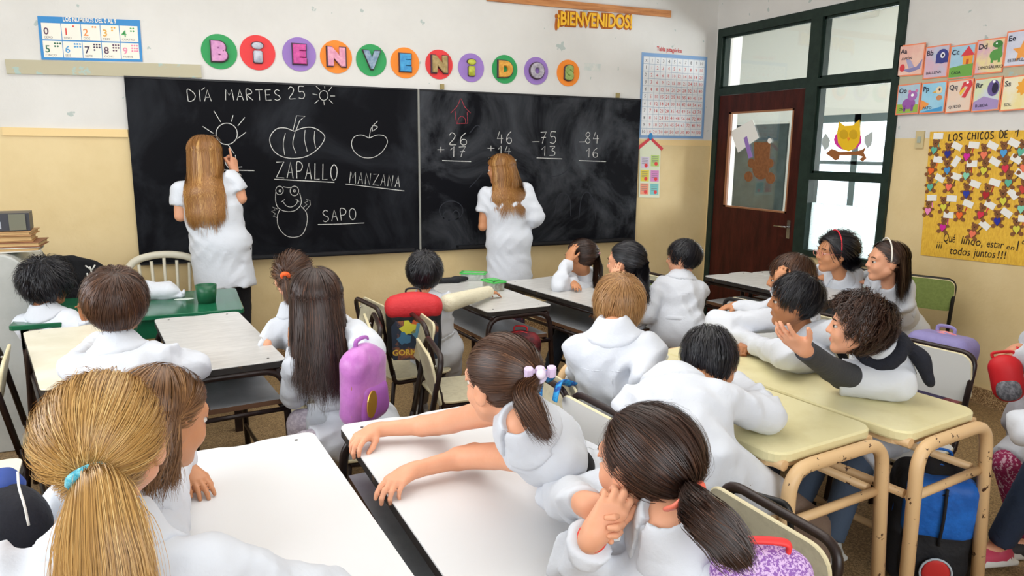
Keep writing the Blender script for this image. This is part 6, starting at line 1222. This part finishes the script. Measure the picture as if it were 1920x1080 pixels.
o, P, R = backpack('shiny pink and purple backpack hanging on the chair behind the long-haired girl', atD(680, 724, 2.58), -48, (.19, .10, .27), MPK, MPU, MPU, mz=MGD, tilt=-4, strapside=False)
b = MB(); b.prism([(a, c_) for a, c_ in circle(0, 0, .028, 18, .05)], 0, .004, MGD, R=np.c_[R[:, 0], R[:, 2], R[:, 1]], off=P(.06, .080, -.03)); b.build('gold_badge', o)
# red and black backpack on the boy's back
p5 = K5['N']; fw = K5['fw']; MRD = mat('red_nylon', 'C62A30', .6, bump=.3); MBN = mat('black_nylon', '1A1B20', .7, bump=.3)
mpic = mat('dark_printed_picture', '1E2A3C', .6, col2='C8742C', nscale=11, thr=(.5, .72))
cb_ = atD(776, 615, 3.56); azb = math.degrees(math.atan2(-fw[1], -fw[0]))
o, P, R = backpack('red topped black backpack with GORMI lettering worn by the boy with the cast', cb_, azb, (.26, .12, .30), MBN, MBN, MBN, mstrap=MBN)
sdf_obj('red_top', [([bx3(P(0, .004, .105), (.137, .070, .05), R, .045), el3(P(0, .01, .12), (.128, .068, .062), R, .03)], .006)], [MRD], o)
b = MB(); V = [(-.105, -.115), (.105, -.115), (.112, .05), (.09, .075), (-.09, .075), (-.112, .05)]; pl = Plane(P(0, .100, -.015), -R[:, 0], R[:, 2], R[:, 1]); pl.poly(b, V, mpic, 0, .004); b.build('picture_panel', o)
b = MB(); pl.text(b, 'GORMI', -.108, -.09, .027, mat('print_gold', 'D8B040', .5), d=.0075, bold=.03)
for (x, y, r, c_) in ((-.03, .04, .035, 'C8C23A'), (.03, .02, .04, '5A8AA0'), (-.05, -.01, .03, '3A6A8A'), (.05, -.03, .03, 'A8B8B8'), (0, .06, .018, 'C85A2A')): pl.poly(b, [(x+a*(1+.3*math.sin(i*2.3)), y+q*(1+.3*math.cos(i*1.7))) for i, (a, q) in enumerate(circle(0, 0, r, 12))], mat('blot_'+c_, c_, .6), .0045+abs(x)*.01)
b.build('lettering', o)
# blue and black trolley backpack by the beige legs
MBB = mat('bright_blue_nylon', '1F6FD0', .55, col2='175CB4', nscale=12, bump=.25); c_ = atZ(1752, 1000, .20)
o, P, R = backpack('bright blue and black school backpack standing between the beige desk legs', (c_[0], c_[1]+.02, .235), 228, (.28, .17, .44), MBN, MBN, MBB, mz=MBB, mstrap=MBB, tilt=-6)
sdf_obj('blue_panel', [([bx3(P(0, .065, .105), (.115, .055, .12), R, .045), el3(P(0, .08, .1), (.11, .045, .12), R, .02)], .006)], [MBB], o); b = MB(); b.tube(smooth_path([P(0, .128, .21), P(0, .14, .1), P(0, .13, -.01)], 5), .006, MBN, 6)
b.tube(smooth_path([P(.085*math.sin(a), .122-.02*abs(math.sin(a)), .09+.095*math.cos(a)) for a in np.linspace(0, 6.283, 17)], 3), .0028, MBN, 6); b.build('black_piping', o)
b = MB(); b.ell(P(0, .150, -.11), (.045, .008, .055), mat('red_patch', 'C8302E', .6), R); b.tube([P(.05*math.sin(a), .150, -.11+.058*math.cos(a)) for a in np.linspace(0, 6.283, 20)[:-1]], .004, mat('patch_rim', 'B8C4D0', .6), 6, closed=True); b.build('round_patch', o)
# lilac and coral backpack behind the white chair
MLV = mat('lavender_nylon', '8C84B8', .6, bump=.3); MCO = mat('coral_print_nylon', 'D8707C', .6, col2='E8A0A0', nscale=40, bump=.2)
o, P, R = backpack('lavender and coral pink backpack behind the white chair by the right wall', atD(1760, 690, 3.13), 188, (.22, .11, .28), MCO, MLV, MLV, tilt=4)
sdf_obj('flap', [([bx3(P(-.01, .02, .10), (.125, .085, .055), R, .045), bx3(P(-.10, .03, .04), (.038, .065, .10), R, .035)], .006)], [MLV], o); b = MB(); b.tube(smooth_path([P(-.13, .07, .11), P(-.142, .06, .02), P(-.125, .06, -.06), P(-.085, .09, -.035), P(-.075, .10, .08)], 5), .012, MCO, 8); b.build('flap_trim', o)
# dark blue bag at the far left
MNB = mat('navy_bag', '1B1E2A', .7, bump=.3); MRB = mat('royal_blue_nylon', '27489A', .6); c_ = atD(10, 968, 1.36)
sdo = sdf_obj('school_bag', [([bx3(c_+A([-.06, 0, -.08]), (.12, .09, .10), frame((.3, -1, 0)), .05), el3(c_+A([-.02, .0, -.02]), (.09, .08, .085), None, .03)], .006)], [MNB], None, folds(np.eye(3), c_, .007, 9)); tag(sdo, 'navy and black school bag slumped at the far left edge, white cord on it', 'bag')
sdf_obj('blue_flap', [([el3(atD(4, 915, 1.36)+A([-.03, .02, -.01]), (.065, .05, .024), frame((.3, -1, 0)), .02), bx3(atD(-4, 914, 1.36)+A([-.04, .02, -.005]), (.06, .05, .02), None, .015)], .006)], [MRB], sdo)
MB().tube(smooth_path([atD(33, 885, 1.24), atD(36, 915, 1.22), atD(45, 945, 1.21), atD(54, 985, 1.22)], 6), .002, M_white, 6).build('cord', sdo)
# dark red bag hanging under the far desk
o, P, R = backpack('dark red and navy backpack under the pale desk with the pencil box', atD(975, 672, 4.05), 240, (.22, .12, .28), mat('dark_red_navy', '3A1820', .7, col2='7A2228', nscale=14), MBN, MRD)
# coral and lilac backpack at the back of the girl with clasped hands
o, P, R = backpack('lilac gingham and red backpack squeezed between the foreground girl and her chair', atD(1424, 1128, 1.16), 60, (.15, .08, .17), mat('lilac_gingham', 'D3B4DC', .7, col2='8A5AA8', nscale=220, thr=(.48, .52)), mat('navy_denim', '26344C', .7), mat('bright_red_strap', 'E23A3A', .5), strapside=False)
# red bag of the child at the right edge
o, P, R = backpack('red bag with grey mesh pocket held by the child at the right edge', atD(1888, 712, 2.85), 215, (.105, .07, .17), mat('scarlet_nylon', 'D02028', .55), mat('grey_mesh', '8A8A90', .8, col2='5A5A60', nscale=90), mat('scarlet_trim', 'D8262E', .5), roll=14, strapside=False)
MB().tube(smooth_path([P(0, 0, .08), atD(1896, 672, 2.84), atD(1906, 650, 2.84)], 6), .016, MATS['scarlet_trim'], 8, flat=.4).build('strap', o)

# pencil boxes
def box_thing(name, label, cat, p, az, s, m, mt):
    R = rotm(0, 0, az); o = MB().box((p[0], p[1], p[2]+s[2]/2), s, m, R, bev=.008).build(name); tag(o, label, cat)
    b = MB(); e = .006
    for sx, sy, wx, wy in ((0, 1, s[0], e), (0, -1, s[0], e), (1, 0, e, s[1]), (-1, 0, e, s[1])):
        q = A(p)+R @ A([sx*s[0]/2, sy*s[1]/2, s[2]]); b.box(q, (wx+e*1.5, wy+e*1.5, .009), mt, R)
    b.build('rim', o); return o
MLG = mat('lime_green_plastic', '4FC45A', .35); MTP = mat('translucent_grey_plastic', 'A9B4A8', .3, col2='8A8478', nscale=30)
p = atZ(925, 543, .70); p[2] = .7005; o = box_thing('pencil_box', 'clear pencil box with lime green rim nearest the plaster cast hand', 'pencil box', p, 12, (.085, .13, .055), MTP, MLG)
MB().box((p[0], p[1], p[2]+.062), (.05, .07, .006), MLG, rotm(0, 0, 12)).build('clasp', o)
p = atZ(888, 524, .70); p[2] = .7005; o = box_thing('pencil_box', 'second pencil box with green rim lying behind the first one', 'pencil box', p, -30, (.16, .08, .045), mat('translucent_pale_plastic', 'B8BCB8', .3, col2='98A098', nscale=30), MLG)
p = atZ(852, 524, .72); o = sdf_obj('pencil_case', [([rc(p+A([-.13, .0, -.0]), p+A([.02, -.01, -.0]), .016, .020, .01), rc(p+A([.0, -.01, .002]), p+A([.09, .01, 0]), .022, .014, .01)], .006)], [MBN], None, folds(np.eye(3), p, .006, 4)); tag(o, 'crumpled black pencil case on the desk behind the plaster cast', 'pencil case')
# cloth on the green table
p = atZ(288, 556, .715); pr = [el3(p+A([random.uniform(-.07, .09), random.uniform(-.04, .04), random.uniform(.0, .04)]), (random.uniform(.05, .08), random.uniform(.04, .06), random.uniform(.02, .045)), None, .03) for _ in range(6)]+[el3(p+A([.10, 0, -.002]), (.06, .045, .014), None, .03), el3(p+A([-.04, .02, .04]), (.05, .045, .05), None, .03)]
for q_ in pr: q_['cut'] = [(A([0, 0, .7012]), A([0, 0, -1.]))]
o = sdf_obj('cloth', [(pr, .006)], [M_smock], None, folds(np.eye(3), p, .010, 2)); tag(o, 'crumpled white cloth lying on the green table', 'cloth')
p = atZ(345, 561, .7005); MB().ell((p[0], p[1], .7012), (.055, .03, .0012), mat('chalk_powder', 'C8D4CC', .9)).build('chalk_dust_patch'); tag(bpy.data.objects['chalk_dust_patch'], 'pale smear of chalk dust on the green table left of the cup', 'chalk dust')
# black jacket over a rounded chair
c_ = atY(118, 545, 4.98); mj = mat('black_fabric', '15161B', .9, bump=.3, bscale=50)
o = empty('cushioned_chair', (c_[0], 5.0, 0), 0, 'chair with a rounded black fabric back behind the green table, far left', 'chair')
def ch_(nm, prims, m, h=.009): 
    x = sdf_obj(nm, [(prims, h)], [m], None, folds(np.eye(3), A([0, 0, 0]), .005, 7)); x.parent = o; return x
ch_('backrest', [el3((0, 0, .66), (.31, .07, .25), None, 0), el3((-.10, .0, .58), (.24, .075, .20), None, .06), el3((.02, .01, .54), (.26, .07, .14), None, .05)], mj)
ch_('seat', [bx3((0, -.25, .44), (.25, .25, .05), None, .04)], mj)
for x in (-.2, .2):
    for y in (-.43, -.03): MB().tube([(x, y, .42), (x*1.1, y, .003)], .014, M_blackt, 8).build('leg', o)
b = MB(); q0 = [atY(*q, 4.90) for q in ((168, 500), (172, 512), (174, 528), (168, 545), (150, 566), (140, 572))]; b.tube(smooth_path(q0, 5), .005, M_white, 6)
for a_, z_ in (((160, 498), (172, 507)), ((172, 507), (178, 497)), ((163, 512), (168, 532)), ((179, 508), (180, 520))): b.tube([atY(*a_, 4.90), atY(*z_, 4.90)], .0045, M_white, 6)
tag(b.build('earphone_cord'), 'white cord looped over the black chair back', 'cord')
# blue straps over the chair behind the blond boy
MBS = mat('turquoise_patterned_strap', '2A9AD8', .6, col2='1A4A9A', nscale=50, thr=(.45, .55)); b = MB()
for (x0, y0), (x1, y1), (x2, y2) in (((1012, 742), (1018, 700), (1034, 712)), ((1040, 752), (1052, 716), (1076, 722))): 
    b = MB(); b.tube(smooth_path([atD(x0, y0, 2.34), atD((x0+x1)/2-2, (y0+y1)/2, 2.34), atD(x1, y1, 2.38), atD(x2, y2, 2.44)], 5), .017, MBS, 8, flat=.3); tag(b.build('strap'), 'turquoise patterned strap looped over the grey cream chair back, %s one' % ('left' if x0 < 1030 else 'right'), 'strap')
# trolley handle under the yellow desk
b = MB(); b.tube(arcbend([atD(1365, 985, 1.98), atD(1368, 915, 1.98), atD(1480, 945, 1.86), atD(1484, 1010, 1.86)], .03), .0085, M_black, 8); o = b.build('trolley_handle'); tag(o, 'black telescopic handle of a trolley bag under the yellow desk', 'handle')
q0, q1 = atD(1365, 985, 1.98), atD(1484, 1010, 1.86); b = MB(); cc = (q0+q1)/2; dd = nrm((q1-q0)*A([1, 1, 0])); b.box((cc[0], cc[1], (min(q0[2], q1[2])+.03)/2), (np.linalg.norm((q1-q0)[:2])+.03, .12, min(q0[2], q1[2])-.02), MBN, np.c_[dd, np.cross([0, 0, 1], dd), [0, 0, 1]], bev=.02); b.build('bag_body', o)
# teachers' small things
P = K_T2['P']; b = MB(); mg = mat('sunglass_black', '111114', .15)
for q in (-1, 1): b.ell(P(q*.034, .062, .088), (.026, .012, .018), mg, K_T2['R'] @ rotm(-40, 0, 0)); b.tube([P(q*.06, .055, .088), P(q*.084, -.02, .05)], .003, mg, 6)
b.tube([P(-.02, .068, .092), P(.02, .068, .092)], .003, mg, 6); tag(b.build('sunglasses'), 'black sunglasses pushed up on the right teacher\'s head', 'sunglasses')
P = K_T1['P']; b = MB(); b.tube(smooth_path([P(.02, .02, .118), P(.05, .03, .112), P(.078, .03, .085)], 5), .005, mat('dark_clip', '4A3A2A', .3), 6); b.build('hair_clip', K_T1['root'])
S_, E_, W_ = K_T1['aj'][1]; d = nrm(W_-E_); u = nrm(np.cross(d, [0, 0, 1])); v = np.cross(d, u)
for t_, m_ in ((.02, mg), (.032, mat('pearl_band', 'C8C4C0', .3)), (.044, mg)): MB().tube([W_-d*t_+(u*math.cos(a)+v*math.sin(a))*.031 for a in np.linspace(0, 6.283, 20)[:-1]], .004, m_, 6, closed=True).build('bracelet', K_T1['root'])
p = atZ(722, 700, 0.0); b = MB(); V = [(p[0]+dx, p[1]+dy, .002+dz) for dx, dy, dz in ((-.05, 0, 0), (.03, -.06, .01), (.06, .02, .03), (0, .07, .012), (.01, .01, .04))]; b.add(V, [(0, 1, 4), (1, 2, 4), (2, 3, 4), (3, 0, 4)], mat('crinkled_film', 'C8C8C4', .2)); tag(b.build('plastic_wrapper'), 'crinkled clear plastic wrapper on the floor beside the pink backpack', 'litter')

# thin out the dense cloth and skin meshes once, keeping their shape
for o, r in TO_DEC: m = o.modifiers.new('thin', 'DECIMATE'); m.ratio = r
dg = bpy.context.evaluated_depsgraph_get()
for o, r in TO_DEC:
    me = bpy.data.meshes.new_from_object(o.evaluated_get(dg)); o.modifiers.clear(); o.data = me
